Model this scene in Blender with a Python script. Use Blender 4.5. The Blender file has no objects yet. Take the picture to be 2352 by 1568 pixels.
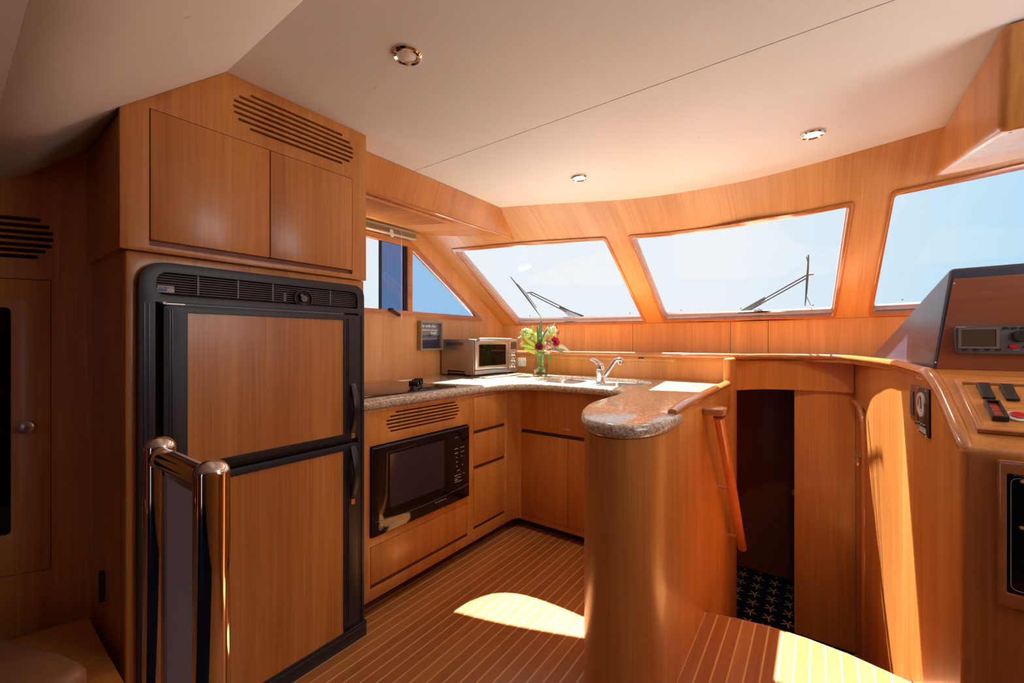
import bpy, bmesh, math, random
from mathutils import Vector, Matrix
from mathutils.geometry import delaunay_2d_cdt
random.seed(7)
SC = bpy.context.scene
COL = SC.collection
R = math.radians
# ------------------------------------------------------------------ camera, world, sun, exposure
F = 965.0; TH = R(36.1); CT, ST = math.cos(TH), math.sin(TH); HC = 1.18; CYP = 784.0
cam_d = bpy.data.cameras.new('camera'); cam = bpy.data.objects.new('camera', cam_d); COL.objects.link(cam)
cam.location = (0, 0, HC); cam.rotation_euler = (R(90), 0, TH)
cam_d.sensor_width = 36; cam_d.lens = F / 2352 * 36; cam_d.clip_start = 0.02
SC.camera = cam
SC.view_settings.view_transform = 'Standard'; SC.view_settings.look = 'None'
SC.view_settings.gamma = 1; SC.view_settings.use_curve_mapping = False
SC.view_settings.exposure = 1.64
SUN_DIR = Vector((.275, -.55, -1.0)).normalized()
sun_d = bpy.data.lights.new('sun', 'SUN'); sun_d.energy = 10; sun_d.angle = R(.55); sun_d.color = (1, .95, .87)
sun = bpy.data.objects.new('sun', sun_d); COL.objects.link(sun); sun.rotation_euler = SUN_DIR.to_track_quat('-Z', 'Y').to_euler()
sun.location = (-3, 6, 8)
W = bpy.data.worlds.new('sky'); SC.world = W; W.use_nodes = True
def build_world():
    nt = W.node_tree; nt.nodes.clear(); L = nt.links.new; N = nt.nodes.new
    out = N('ShaderNodeOutputWorld'); bg = N('ShaderNodeBackground'); L(bg.outputs[0], out.inputs[0])
    tc = N('ShaderNodeTexCoord')
    # haze-white glare of the sky towards the sun, pale blue away from it
    dot = N('ShaderNodeVectorMath'); dot.operation = 'DOT_PRODUCT'
    L(tc.outputs['Generated'], dot.inputs[0]); dot.inputs[1].default_value = Vector((-.50, .84, .20)).normalized()
    rmp = N('ShaderNodeValToRGB'); L(dot.outputs['Value'], rmp.inputs[0])
    e = rmp.color_ramp.elements
    e[0].position = .25; e[0].color = (.22, .48, .84, 1)
    e[1].position = .93; e[1].color = (.82, .87, .92, 1)
    m = rmp.color_ramp.elements.new(.72); m.color = (.50, .74, .90, 1)
    L(rmp.outputs[0], bg.inputs[0]); bg.inputs[1].default_value = .335
build_world()

# ------------------------------------------------------------------ measuring helpers
def ray(x, y):
    u = (x - 1176) / F; v = (CYP - y) / F
    return Vector((u * CT - ST, u * ST + CT, v))
O = Vector((0, 0, HC))
def hit(x, y, p0, n):
    d = ray(x, y); p0 = Vector(p0); n = Vector(n)
    return O + d * ((p0 - O).dot(n) / d.dot(n))
def onX(x, y, X): return hit(x, y, (X, 0, 0), (1, 0, 0))
def onY(x, y, Y): return hit(x, y, (0, Y, 0), (0, 1, 0))
def onZ(x, y, Z): return hit(x, y, (0, 0, Z), (0, 0, 1))

# ------------------------------------------------------------------ materials
def mat(name, color, rough=.5, metal=0, coat=0, coat_rough=.1, spec=.5, trans=0, emit=None, estr=0):
    m = bpy.data.materials.new(name); m.use_nodes = True
    b = m.node_tree.nodes['Principled BSDF']
    b.inputs['Base Color'].default_value = (*color, 1); b.inputs['Roughness'].default_value = rough
    b.inputs['Metallic'].default_value = metal; b.inputs['Coat Weight'].default_value = coat
    b.inputs['Coat Roughness'].default_value = coat_rough; b.inputs['Specular IOR Level'].default_value = spec
    if emit: b.inputs['Emission Color'].default_value = (*emit, 1); b.inputs['Emission Strength'].default_value = estr
    return m
def nodes(m): return m.node_tree.nodes, m.node_tree.links.new, m.node_tree.nodes['Principled BSDF']
def mixrgb(N, L, fac, a, b, mode='MIX'):
    n = N.new('ShaderNodeMix'); n.data_type = 'RGBA'; n.blend_type = mode
    for s, v in ((n.inputs[0], fac), (n.inputs[6], a), (n.inputs[7], b)):
        if isinstance(v, (int, float)): s.default_value = v
        elif isinstance(v, tuple): s.default_value = (*v[:3], 1)
        else: L(v, s)
    return n.outputs[2]
def math_(N, L, op, a, b=0.0, c=None):
    n = N.new('ShaderNodeMath'); n.operation = op
    for i, v in enumerate((a, b) if c is None else (a, b, c)):
        if isinstance(v, (int, float)): n.inputs[i].default_value = v
        else: L(v, n.inputs[i])
    return n.outputs[0]
def wood(name, dark, light, axis='Z', rough=.38, coat=.28, fine=1.0, coat_rough=.18, contrast=1.0):
    """varnished veneer; grain runs along axis"""
    m = mat(name, light, rough, coat=coat, coat_rough=coat_rough)
    N, L, b = nodes(m)
    geo = N.new('ShaderNodeNewGeometry')
    def noise(s_across, s_along, det, dist=0.0):
        mp = N.new('ShaderNodeMapping'); L(geo.outputs['Position'], mp.inputs[0])
        sc = [s_across] * 3
        for c_ in axis: sc['XYZ'.index(c_)] = s_along; mp.inputs['Scale'].default_value = sc
        n = N.new('ShaderNodeTexNoise'); n.inputs['Scale'].default_value = 1; n.inputs['Detail'].default_value = det
        n.inputs['Distortion'].default_value = dist
        L(mp.outputs[0], n.inputs['Vector']); return n.outputs[0]
    a = noise(130 * fine, 3.0, 4); c = noise(14 * fine, .8, 3, .6); d = noise(3.5, .7, 1)
    s = math_(N, L, 'ADD', math_(N, L, 'MULTIPLY', a, .55 * contrast), math_(N, L, 'MULTIPLY', c, .6 * contrast))
    s = math_(N, L, 'ADD', s, math_(N, L, 'MULTIPLY', d, .5 * contrast))
    mr = N.new('ShaderNodeMapRange'); L(s, mr.inputs[0]); mr.inputs[1].default_value = .55 * contrast; mr.inputs[2].default_value = 1.1 * contrast
    L(mixrgb(N, L, mr.outputs[0], dark, light), b.inputs['Base Color'])
    return m
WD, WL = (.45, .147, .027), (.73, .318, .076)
M = {}
M['wood'] = wood('varnished_cherry', WD, WL)
M['wood_soffit'] = wood('varnished_cherry_soffit', WD, WL, 'XZ')
M['wood_y'] = wood('varnished_cherry_fore_and_aft', WD, WL, 'Y')
M['wood_x'] = wood('varnished_cherry_athwart', WD, WL, 'X')
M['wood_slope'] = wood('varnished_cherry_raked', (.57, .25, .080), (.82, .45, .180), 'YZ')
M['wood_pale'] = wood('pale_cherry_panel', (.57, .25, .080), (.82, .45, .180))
M['trim'] = wood('cherry_trim', (.44, .15, .045), (.62, .25, .085), 'Y', rough=.22, coat=.7, coat_rough=.07)
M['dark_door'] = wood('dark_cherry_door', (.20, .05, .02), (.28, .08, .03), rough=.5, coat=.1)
M['gap'] = mat('gap_shade_dark_brown', (.05, .015, .008), .7)  # near-black brown paints the shade in gaps and slots; also plain dark parts
M['groove'] = mat('recess_shade_brown', (.09, .028, .016), .6)  # dark brown painting the shade inside grooves and behind louvres
M['rail'] = wood('handrail_cherry', (.50, .14, .04), (.66, .21, .07), 'Z', rough=.25, coat=.6, coat_rough=.1)
M['cream'] = mat('cream_vinyl', (.76, .70, .63), .55, spec=.35)
def vinyl():
    N, L, b = nodes(M['cream']); geo = N.new('ShaderNodeNewGeometry')
    n = N.new('ShaderNodeTexNoise'); n.inputs['Scale'].default_value = 5; n.inputs['Detail'].default_value = 6; L(geo.outputs['Position'], n.inputs[0])
    n2 = N.new('ShaderNodeTexVoronoi'); n2.inputs['Scale'].default_value = 5.5; L(geo.outputs['Position'], n2.inputs[0])
    sp = N.new('ShaderNodeMapRange'); L(n2.outputs['Distance'], sp.inputs[0]); sp.inputs[1].default_value = .02; sp.inputs[2].default_value = .045; sp.inputs[3].default_value = .82; sp.inputs[4].default_value = 1
    c = mixrgb(N, L, n.outputs[0], (.80, .78, .75), (.85, .84, .81))
    cc = N.new('ShaderNodeCombineXYZ'); [L(sp.outputs[0], cc.inputs[i]) for i in range(3)]
    L(mixrgb(N, L, 1.0, c, cc.outputs[0], 'MULTIPLY'), b.inputs['Base Color'])
vinyl()
M['black'] = mat('black_plastic', (.018, .019, .024), .38)
M['black_trim'] = mat('black_ribbed_plastic', (.022, .024, .030), .3)
M['gloss_black'] = mat('gloss_black', (.006, .006, .008), .06, coat=.3)
M['dial_grey'] = mat('dial_grey', (.12, .15, .18), .4)
M['grey'] = mat('dark_grey_plastic', (.075, .070, .082), .5)
M['lgrey'] = mat('light_grey_marking', (.55, .55, .58), .5)
M['white'] = mat('white_plastic', (.80, .77, .68), .4)
M['white_mark'] = mat('white_lettering', (.85, .88, .9), .6)
M['blue'] = mat('badge_blue', (.02, .07, .35), .4)
M['red'] = mat('red_button', (.50, .01, .02), .3)
M['orange_red'] = mat('orange_red_rubber', (.45, .05, .03), .45)
M['amber'] = mat('amber_lens', (.8, .45, .1), .3)
M['gold'] = mat('brass', (.75, .50, .22), .3, metal=1)
M['chrome'] = mat('chrome', (.86, .84, .82), .06, metal=1)
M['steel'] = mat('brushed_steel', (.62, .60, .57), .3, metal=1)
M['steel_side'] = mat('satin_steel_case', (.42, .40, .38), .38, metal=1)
M['sink'] = mat('sink_steel', (.70, .70, .70), .28, metal=1)
M['leather'] = mat('brown_leather', (.34, .155, .075), .42)
M['panel_grey'] = mat('frosted_grey_panel', (.80, .83, .95), .4)
M['hood'] = mat('black_hood_sky_tint', (.034, .044, .090), .34, coat=.5, coat_rough=.3, spec=.6)  # blue sky reflection mixed into the black base colour
M['blind'] = mat('tan_slats', (.42, .34, .22), .5)
M['cord'] = mat('pale_cord', (.8, .72, .6), .6)
M['bulb'] = mat('lit_lamp_glass', (.9, .88, .85), .3, emit=(1, .93, .8), estr=2.2)
M['bulb_off'] = mat('frosted_lamp_glass', (.82, .76, .72), .35)
M['wiper'] = mat('wiper_black', (.022, .028, .036), .45)
M['wiper_grey'] = mat('wiper_joint', (.35, .33, .32), .45)
M['gasket'] = mat('weathered_sill', (.62, .50, .44), .6)
M['reveal'] = mat('lavender_grey_reveal', (.52, .47, .55), .5)
M['alu_black'] = mat('black_aluminium', (.01, .012, .02), .3)
M['board'] = mat('slate_picture', (.035, .042, .075), .25, coat=.5)
M['board_top'] = mat('slate_picture_sky', (.16, .17, .22), .25, coat=.5)
M['frame'] = mat('taupe_frame', (.30, .25, .20), .45)
M['screen'] = mat('lcd_screen', (.085, .060, .045), .15, coat=.6)
M['mwglass'] = mat('tinted_door_glass', (.040, .034, .048), .10, coat=.3)
M['sea'] = mat('sea_water', (.06, .16, .22), .12)
def glassy(name, tint, refl=1.0, rough=0.0):
    m = bpy.data.materials.new(name); m.use_nodes = True; nt = m.node_tree; nt.nodes.clear(); L = nt.links.new
    o = nt.nodes.new('ShaderNodeOutputMaterial'); mx = nt.nodes.new('ShaderNodeMixShader')
    t = nt.nodes.new('ShaderNodeBsdfTransparent'); t.inputs[0].default_value = (*tint, 1)
    g = nt.nodes.new('ShaderNodeBsdfGlossy'); g.inputs['Roughness'].default_value = rough
    lw = nt.nodes.new('ShaderNodeLayerWeight'); lw.inputs[0].default_value = .5; pw_ = nt.nodes.new('ShaderNodeMath'); pw_.operation = 'POWER'; L(lw.outputs['Facing'], pw_.inputs[0]); pw_.inputs[1].default_value = 4
    f = nt.nodes.new('ShaderNodeMath'); f.operation = 'MULTIPLY_ADD'; L(pw_.outputs[0], f.inputs[0]); f.inputs[1].default_value = .75; f.inputs[2].default_value = .045
    ml = nt.nodes.new('ShaderNodeMath'); ml.operation = 'MULTIPLY'; L(f.outputs[0], ml.inputs[0]); ml.inputs[1].default_value = refl
    L(ml.outputs[0], mx.inputs[0]); L(t.outputs[0], mx.inputs[1]); L(g.outputs[0], mx.inputs[2]); L(mx.outputs[0], o.inputs[0])
    return m
M['glass'] = glassy('window_glass', (.97, .98, .98), .18)
M['tint'] = glassy('reflection_tint_glass', (.34, .43, .60), .6)  # dark blue reflection in the sliding pane put into the tint
M['tint_tri'] = glassy('blue_tinted_glass', (.62, .78, .93), .5)
M['clear'] = glassy('vase_glass', (.97, .99, .96), 1.0)
M['water'] = glassy('vase_water', (.95, .99, .86), .4)
M['cab_glass'] = glassy('smoked_cabinet_glass', (.10, .12, .18), 1.0)

def granite():
    m = mat('speckled_granite', (.5, .4, .3), .16, coat=.4, coat_rough=.06); N, L, b = nodes(m)
    geo = N.new('ShaderNodeNewGeometry')
    def tex(kind, sc, det=5):
        n = N.new(kind); n.inputs['Scale'].default_value = sc
        if kind == 'ShaderNodeTexNoise': n.inputs['Detail'].default_value = det; n.inputs['Roughness'].default_value = .7
        L(geo.outputs['Position'], n.inputs[0]); return n
    a = tex('ShaderNodeTexNoise', 90); c = tex('ShaderNodeTexNoise', 210, 3); d = tex('ShaderNodeTexNoise', 22, 3)
    r = N.new('ShaderNodeValToRGB'); L(a.outputs[0], r.inputs[0]); e = r.color_ramp.elements
    e[0].position = .34; e[0].color = (.14, .09, .065, 1); e[1].position = .62; e[1].color = (.84, .75, .60, 1)
    x = r.color_ramp.elements.new(.46); x.color = (.50, .38, .27, 1); x = r.color_ramp.elements.new(.55); x.color = (.72, .60, .45, 1)
    r2 = N.new('ShaderNodeValToRGB'); L(c.outputs[0], r2.inputs[0]); e = r2.color_ramp.elements
    e[0].position = .38; e[0].color = (.12, .11, .10, 1); e[1].position = .47; e[1].color = (1, 1, 1, 1)
    k = mixrgb(N, L, .8, r.outputs[0], r2.outputs[0], 'MULTIPLY')
    L(mixrgb(N, L, math_(N, L, 'MULTIPLY', d.outputs[0], .35), k, (.70, .62, .51)), b.inputs['Base Color'])
    return m
M['granite'] = granite()
def teak():
    m = mat('teak_and_holly_sole', (.4, .15, .05), .28, coat=.35, coat_rough=.12); N, L, b = nodes(m)
    geo = N.new('ShaderNodeNewGeometry'); sx = N.new('ShaderNodeSeparateXYZ'); L(geo.outputs['Position'], sx.inputs[0])
    q = math_(N, L, 'DIVIDE', math_(N, L, 'ADD', sx.outputs[0], 1.284 + 40 * .0465), .0465)
    fr = math_(N, L, 'FRACT', q); strip = math_(N, L, 'LESS_THAN', fr, .135)
    fl = math_(N, L, 'FLOOR', q)
    wn = N.new('ShaderNodeTexWhiteNoise'); wn.noise_dimensions = '1D'; L(fl, wn.inputs['W'])
    mp = N.new('ShaderNodeMapping'); L(geo.outputs['Position'], mp.inputs[0]); mp.inputs['Scale'].default_value = (70, 4, 1)
    no = N.new('ShaderNodeTexNoise'); no.inputs['Scale'].default_value = 1; no.inputs['Detail'].default_value = 5; no.inputs['Distortion'].default_value = .5; L(mp.outputs[0], no.inputs[0])
    f = math_(N, L, 'ADD', math_(N, L, 'MULTIPLY', no.outputs[0], .9), math_(N, L, 'MULTIPLY', wn.outputs[0], .45))
    base = mixrgb(N, L, math_(N, L, 'SUBTRACT', f, .15), (.34, .105, .025), (.59, .23, .07))
    L(mixrgb(N, L, strip, base, (.74, .43, .17)), b.inputs['Base Color'])
    return m
M['teak'] = teak()
def carpet():
    m = mat('navy_star_carpet', (.01, .012, .03), .95, spec=.1); N, L, b = nodes(m)
    geo = N.new('ShaderNodeNewGeometry'); sx = N.new('ShaderNodeSeparateXYZ'); L(geo.outputs['Position'], sx.inputs[0])
    P = .105
    gx = math_(N, L, 'SUBTRACT', math_(N, L, 'FRACT', math_(N, L, 'DIVIDE', sx.outputs[0], P)), .5)
    gy = math_(N, L, 'SUBTRACT', math_(N, L, 'FRACT', math_(N, L, 'DIVIDE', sx.outputs[1], P * 1.15)), .5)
    r = math_(N, L, 'SQRT', math_(N, L, 'ADD', math_(N, L, 'MULTIPLY', gx, gx), math_(N, L, 'MULTIPLY', gy, gy)))
    an = math_(N, L, 'ARCTAN2', gy, gx)
    arm = math_(N, L, 'POWER', math_(N, L, 'ABSOLUTE', math_(N, L, 'COSINE', math_(N, L, 'ADD', math_(N, L, 'MULTIPLY', an, 2.5), .4))), 5.0)
    star = math_(N, L, 'LESS_THAN', r, math_(N, L, 'ADD', math_(N, L, 'MULTIPLY', arm, .33), .06))
    L(mixrgb(N, L, star, (.010, .011, .028), (.60, .36, .10)), b.inputs['Base Color'])
    return m
M['carpet'] = carpet()
def brushed_noise(key, sc, amt):
    N, L, b = nodes(M[key]); geo = N.new('ShaderNodeNewGeometry'); n = N.new('ShaderNodeTexNoise'); n.inputs['Scale'].default_value = sc; n.inputs['Detail'].default_value = 3
    L(geo.outputs['Position'], n.inputs[0]); bp = N.new('ShaderNodeBump'); bp.inputs['Strength'].default_value = amt; bp.inputs['Distance'].default_value = .002
    L(n.outputs[0], bp.inputs['Height']); L(bp.outputs[0], b.inputs['Normal'])
brushed_noise('leather', 120, .3); brushed_noise('hood', 300, .15); brushed_noise('steel_side', 260, .05)

# ------------------------------------------------------------------ mesh helpers
class MB:
    def __init__(s): s.v = []; s.f = []
    def add(s, vs, fs):
        o = len(s.v); s.v += [tuple(p) for p in vs]; s.f += [tuple(i + o for i in f) for f in fs]; return s
    def box(s, a, b):
        x0, y0, z0 = [min(a[i], b[i]) for i in range(3)]; x1, y1, z1 = [max(a[i], b[i]) for i in range(3)]
        return s.add([(x0,y0,z0),(x1,y0,z0),(x1,y1,z0),(x0,y1,z0),(x0,y0,z1),(x1,y0,z1),(x1,y1,z1),(x0,y1,z1)],
                     [(3,2,1,0),(4,5,6,7),(0,1,5,4),(1,2,6,5),(2,3,7,6),(3,0,4,7)])
    def prism(s, pts, ext):
        """planar 3D polygon extruded by ext"""
        n = len(pts); ext = Vector(ext); P = [Vector(p) for p in pts]
        return s.add(P + [p + ext for p in P], [tuple(range(n)), tuple(range(2*n-1, n-1, -1))] + [(i, i+n, (i+1) % n + n, (i+1) % n) for i in range(n)])
    def obox(s, c, ex, ey, ez):
        c, ex, ey, ez = Vector(c), Vector(ex), Vector(ey), Vector(ez)
        return s.prism([c-ex-ey-ez, c+ex-ey-ez, c+ex+ey-ez, c-ex+ey-ez], ez*2)
    def tube(s, path, r, n=12, closed=False, caps=True, flat=None):
        P = [Vector(p) for p in path]; rs = r if isinstance(r, (list, tuple)) else [r] * len(P)
        m = len(P); rings = []; up = None
        for i, p in enumerate(P):
            if closed: t = (P[(i+1) % m] - P[i-1])
            else: t = P[min(i+1, m-1)] - P[max(i-1, 0)]
            t.normalize()
            if up is None:
                up = Vector((0, 0, 1)) if abs(t.z) < .9 else Vector((0, 1, 0))
            up = (up - t * up.dot(t)); up.normalize(); sd = t.cross(up)
            k = rs[i]; fl = flat or 1.0
            rings.append([p + up * (math.cos(2*math.pi*j/n) * k * fl) + sd * (math.sin(2*math.pi*j/n) * k) for j in range(n)])
        vs = [v for rg in rings for v in rg]; fs = []
        for i in range(m if closed else m-1):
            a = i*n; b = ((i+1) % m)*n
            for j in range(n): fs.append((a+j, a+(j+1) % n, b+(j+1) % n, b+j))
        if caps and not closed: fs += [tuple(range(n-1, -1, -1)), tuple(range((m-1)*n, m*n))]
        return s.add(vs, fs)
    def lathe(s, prof, c, axis=(0,0,1), n=32, sx=1.0, sy=1.0):
        """prof: (radius, height) pairs"""
        ax = Vector(axis).normalized(); t = Vector((1,0,0)) if abs(ax.x) < .8 else Vector((0,1,0))
        e1 = (t - ax*t.dot(ax)).normalized(); e2 = ax.cross(e1); c = Vector(c); vs = []; fs = []
        for (r_, h) in prof:
            for j in range(n):
                a = 2*math.pi*j/n; vs.append(c + ax*h + e1*(math.cos(a)*r_*sx) + e2*(math.sin(a)*r_*sy))
        for i in range(len(prof)-1):
            for j in range(n): fs.append((i*n+j, i*n+(j+1) % n, (i+1)*n+(j+1) % n, (i+1)*n+j))
        if prof[0][0] > 1e-5: fs.append(tuple(range(n-1, -1, -1)))
        if prof[-1][0] > 1e-5: fs.append(tuple(range((len(prof)-1)*n, len(prof)*n)))
        return s.add(vs, fs)
    def grid(s, fn, nu, nv):
        vs = [fn(i/nu, j/nv) for j in range(nv+1) for i in range(nu+1)]
        fs = [(j*(nu+1)+i, j*(nu+1)+i+1, (j+1)*(nu+1)+i+1, (j+1)*(nu+1)+i) for j in range(nv) for i in range(nu)]
        return s.add(vs, fs)
    def build(s, name, m, parent=None, bevel=0, seg=2, ang=32, solid=0):
        me = bpy.data.meshes.new(name); me.from_pydata(s.v, [], s.f); me.update()
        bm = bmesh.new(); bm.from_mesh(me); bmesh.ops.remove_doubles(bm, verts=bm.verts, dist=1e-6)
        bmesh.ops.recalc_face_normals(bm, faces=bm.faces)
        if bevel:
            ed = [e for e in bm.edges if len(e.link_faces) == 2 and e.calc_face_angle(0) > R(ang)]
            bmesh.ops.bevel(bm, geom=ed, offset=bevel, segments=seg, profile=.5, affect='EDGES', clamp_overlap=True)
        for f in bm.faces: f.smooth = True
        for e in bm.edges:
            if len(e.link_faces) == 2 and e.calc_face_angle(0) > R(ang): e.smooth = False
        bm.to_mesh(me); bm.free()
        o = bpy.data.objects.new(name, me); COL.objects.link(o)
        if m: me.materials.append(m)
        if solid:
            md = o.modifiers.new('solid', 'SOLIDIFY'); md.thickness = solid; md.offset = 0
        if parent:
            o.parent = parent
            if parent.type == 'EMPTY': o.location = -parent.location
        return o
def tag(o, label=None, cat=None, group=None, kind=None):
    if label: o['label'] = label
    if cat: o['category'] = cat
    if group: o['group'] = group
    if kind: o['kind'] = kind
    return o
def thing(name, label, cat, loc, group=None):
    e = bpy.data.objects.new(name, None); COL.objects.link(e); e.location = loc; e.empty_display_size = .05
    return tag(e, label, cat, group)
def struct(o): o['kind'] = 'structure'; return o
def sthing(name, loc):
    e = bpy.data.objects.new(name, None); COL.objects.link(e); e.location = loc; e['kind'] = 'structure'; return e
def copy_tree(o, parent=None):
    c = o.copy(); COL.objects.link(c); c.parent = parent
    for ch in list(o.children): copy_tree(ch, c)
    return c
def rrect(a0, b0, a1, b1, r, n=5):
    out = []
    for cx, cy, s in ((a1-r, b1-r, 0), (a0+r, b1-r, 90), (a0+r, b0+r, 180), (a1-r, b0+r, 270)):
        for i in range(n+1):
            t = R(s + 90*i/n); out.append((cx + r*math.cos(t), cy + r*math.sin(t)))
    return out
def stadium(p, q, w, n=5):
    """rounded slot from 2D p to q, width w"""
    p, q = Vector(p), Vector(q); d = (q-p).normalized(); nn = Vector((-d.y, d.x)); out = []
    a0 = math.atan2(nn.y, nn.x)
    for c, s in ((p, 0), (q, math.pi)):
        for i in range(n+1):
            t = a0 + s + math.pi*i/n; out.append((c.x + w/2*math.cos(t), c.y + w/2*math.sin(t)))
    return out
def roundpoly(pts, r, n=4):
    out = []; m = len(pts); P = [Vector(p[:2]) for p in pts]; rs = r if isinstance(r, (list, tuple)) else [r]*m
    for i in range(m):
        p = P[i]; a = (P[i-1]-p); b = (P[(i+1) % m]-p); k = min(rs[i], a.length*.45, b.length*.45)
        if k < 1e-5: out.append((p.x, p.y)); continue
        A = p + a.normalized()*k; B = p + b.normalized()*k
        for j in range(n+1):
            t = j/n; q = A*(1-t)**2 + p*2*t*(1-t) + B*t*t; out.append((q.x, q.y))
    return out
def inside(p, poly):
    c = False; j = len(poly)-1
    for i in range(len(poly)):
        xi, yi = poly[i]; xj, yj = poly[j]
        if (yi > p[1]) != (yj > p[1]) and p[0] < (xj-xi)*(p[1]-yi)/(yj-yi)+xi: c = not c
        j = i
    return c
def subdiv(poly, step):
    out = []
    for i in range(len(poly)):
        a = Vector(poly[i]); b = Vector(poly[(i+1) % len(poly)]); k = max(1, int((b-a).length/step))
        out += [tuple(a.lerp(b, j/k)) for j in range(k)]
    return out
def holed(mb, outer, holes, fn, th, step=None, gstep=None):
    """2D panel with holes, mapped by fn(a, b, depth) -> 3D, with thickness th"""
    loops = [outer] + list(holes)
    if step: loops = [subdiv(l, step) for l in loops]
    vs = []; es = []
    for l in loops:
        o = len(vs); vs += [Vector(p) for p in l]; es += [(o+i, o+(i+1) % len(l)) for i in range(len(l))]
    if gstep:
        xs = [p[0] for p in loops[0]]; ys = [p[1] for p in loops[0]]
        nx = int((max(xs)-min(xs))/gstep); ny = int((max(ys)-min(ys))/gstep)
        for i in range(1, nx):
            for j in range(1, ny):
                q = (min(xs)+i*gstep, min(ys)+j*gstep)
                if inside(q, loops[0]) and not any(inside(q, h) for h in loops[1:]): vs.append(Vector(q))
    rv, re, rf, ov, oe, of = delaunay_2d_cdt(vs, es, [], 0, 1e-6)
    tri = []
    for f in rf:
        c = sum((rv[i] for i in f), Vector((0, 0)))/len(f)
        if inside(c, loops[0]) and not any(inside(c, h) for h in loops[1:]): tri.append(tuple(f))
    n = len(rv)
    front = [fn(p.x, p.y, 0) for p in rv]
    if not th: mb.add(front, tri); return
    back = [fn(p.x, p.y, th) for p in rv]
    cnt = {}
    for f in tri:
        for i in range(3):
            e = (f[i], f[(i+1) % 3]); cnt[e] = 1
    side = [(a, b, b+n, a+n) for (a, b) in cnt if (b, a) not in cnt]
    mb.add(front+back, tri + [tuple(i+n for i in reversed(f)) for f in tri] + side)
def ring(mb, outer, inner, fn, th, step=None):
    holed(mb, outer, [inner], fn, th, step)
def text(name, s, size, p, ex, ey, m, parent, align='LEFT', ext=.0004, shear=0, off=.0):
    cu = bpy.data.curves.new(name, 'FONT'); cu.body = s; cu.size = size; cu.extrude = ext; cu.align_x = align; cu.shear = shear; cu.offset = off
    cu.resolution_u = 3
    t = bpy.data.objects.new(name, cu); me = bpy.data.meshes.new_from_object(t); bpy.data.objects.remove(t)
    ex = Vector(ex).normalized(); ey = Vector(ey).normalized(); ez = ex.cross(ey); p = Vector(p)
    for v in me.vertices: v.co = p + ex*v.co.x + ey*v.co.y + ez*v.co.z
    o = bpy.data.objects.new(name, me); COL.objects.link(o); me.materials.clear(); me.materials.append(m)
    o.parent = parent
    if parent and parent.type == 'EMPTY': o.location = -parent.location
    return o
def spline(pts, n=8):
    P = [Vector(p) for p in pts]; out = []
    for i in range(len(P)-1):
        p0 = P[max(i-1, 0)]; p1 = P[i]; p2 = P[i+1]; p3 = P[min(i+2, len(P)-1)]
        for j in range(n):
            t = j/n
            out.append(.5*((2*p1) + (p2-p0)*t + (2*p0-5*p1+4*p2-p3)*t*t + (3*p1-p0-3*p2+p3)*t**3))
    out.append(P[-1]); return out
def curve1(pts):
    """smooth function y(x) through points"""
    sp = spline([(a, b, 0) for a, b in pts], 10)
    def f(x):
        if x <= sp[0].x: return sp[0].y
        for i in range(len(sp)-1):
            if sp[i].x <= x <= sp[i+1].x:
                t = (x-sp[i].x)/max(1e-9, sp[i+1].x-sp[i].x); return sp[i].y*(1-t)+sp[i+1].y*t
        return sp[-1].y
    return f
PX = lambda X: (lambda a, b, d: Vector((X - d, a, b)))       # panel facing +X: a = Y, b = Z
NY = lambda Y: (lambda a, b, d: Vector((a, Y + d, b)))       # panel facing -Y (aft): a = X, b = Z

# ------------------------------------------------------------------ setting
ZC = 2.02
XP = -2.30          # port wall
XS = 1.35           # starboard wall
ZB = 1.33           # windshield sill height
Bf = curve1([(-2.3, 3.0), (-1.8, 3.19), (-1.26, 3.345), (-.5, 3.45), (.257, 3.345), (.8, 3.19), (1.4, 2.98)])
Tf = curve1([(-2.3, 1.93), (-1.61, 2.085), (-.89, 2.415), (-.45, 2.49), (-.137, 2.47), (.377, 2.33), (.8, 2.15), (1.4, 1.90)])
def WY(X, Z, d=0.0):
    t = (Z-ZB)/(ZC-ZB); return Bf(X)*(1-t)+Tf(X)*t
def WP(a, b, d=0.0):
    """windshield surface at X=a, Z=b, pushed outward by d"""
    n = Vector((0, .58, .81)) 
    return Vector((a, WY(a, b), b)) + n*d
def onW(x, y):
    d = ray(x, y); lo, hi = .5, 6.0
    f = lambda t: (O+d*t).y - WY((O+d*t).x, (O+d*t).z)
    for _ in range(60):
        mid = (lo+hi)/2
        if f(mid) > 0: hi = mid
        else: lo = mid
    return O + d*((lo+hi)/2)
def w2(x, y): p = onW(x, y); return (p.x, p.z)

# floor of the galley / saloon with the curved nosing at the companionway
EDGE = [onZ(x, y, 0) for x, y in ((1626, 1407), (1700, 1422), (1765, 1438), (1850, 1465), (1950, 1503), (2030, 1539), (2094, 1568))]
fl = [(-2.5, -3.0), (XS, -3.0), (XS, 1.4), (.262, 1.4)] + [(p.x, p.y) for p in reversed(EDGE)] + [(-.40, EDGE[0].y), (-.43, 2.9), (-2.32, 2.9)]
b = MB(); b.prism([(x, y, -.03) for x, y in fl], (0, 0, .03)); struct(b.build('floor', M['teak']))
b = MB(); b.tube([(p.x, p.y, -.012) for p in [EDGE[0] + Vector((-.02, 0, 0))] + EDGE], .0125, 10)
struct(b.build('trim_1', M['rail']))
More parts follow.
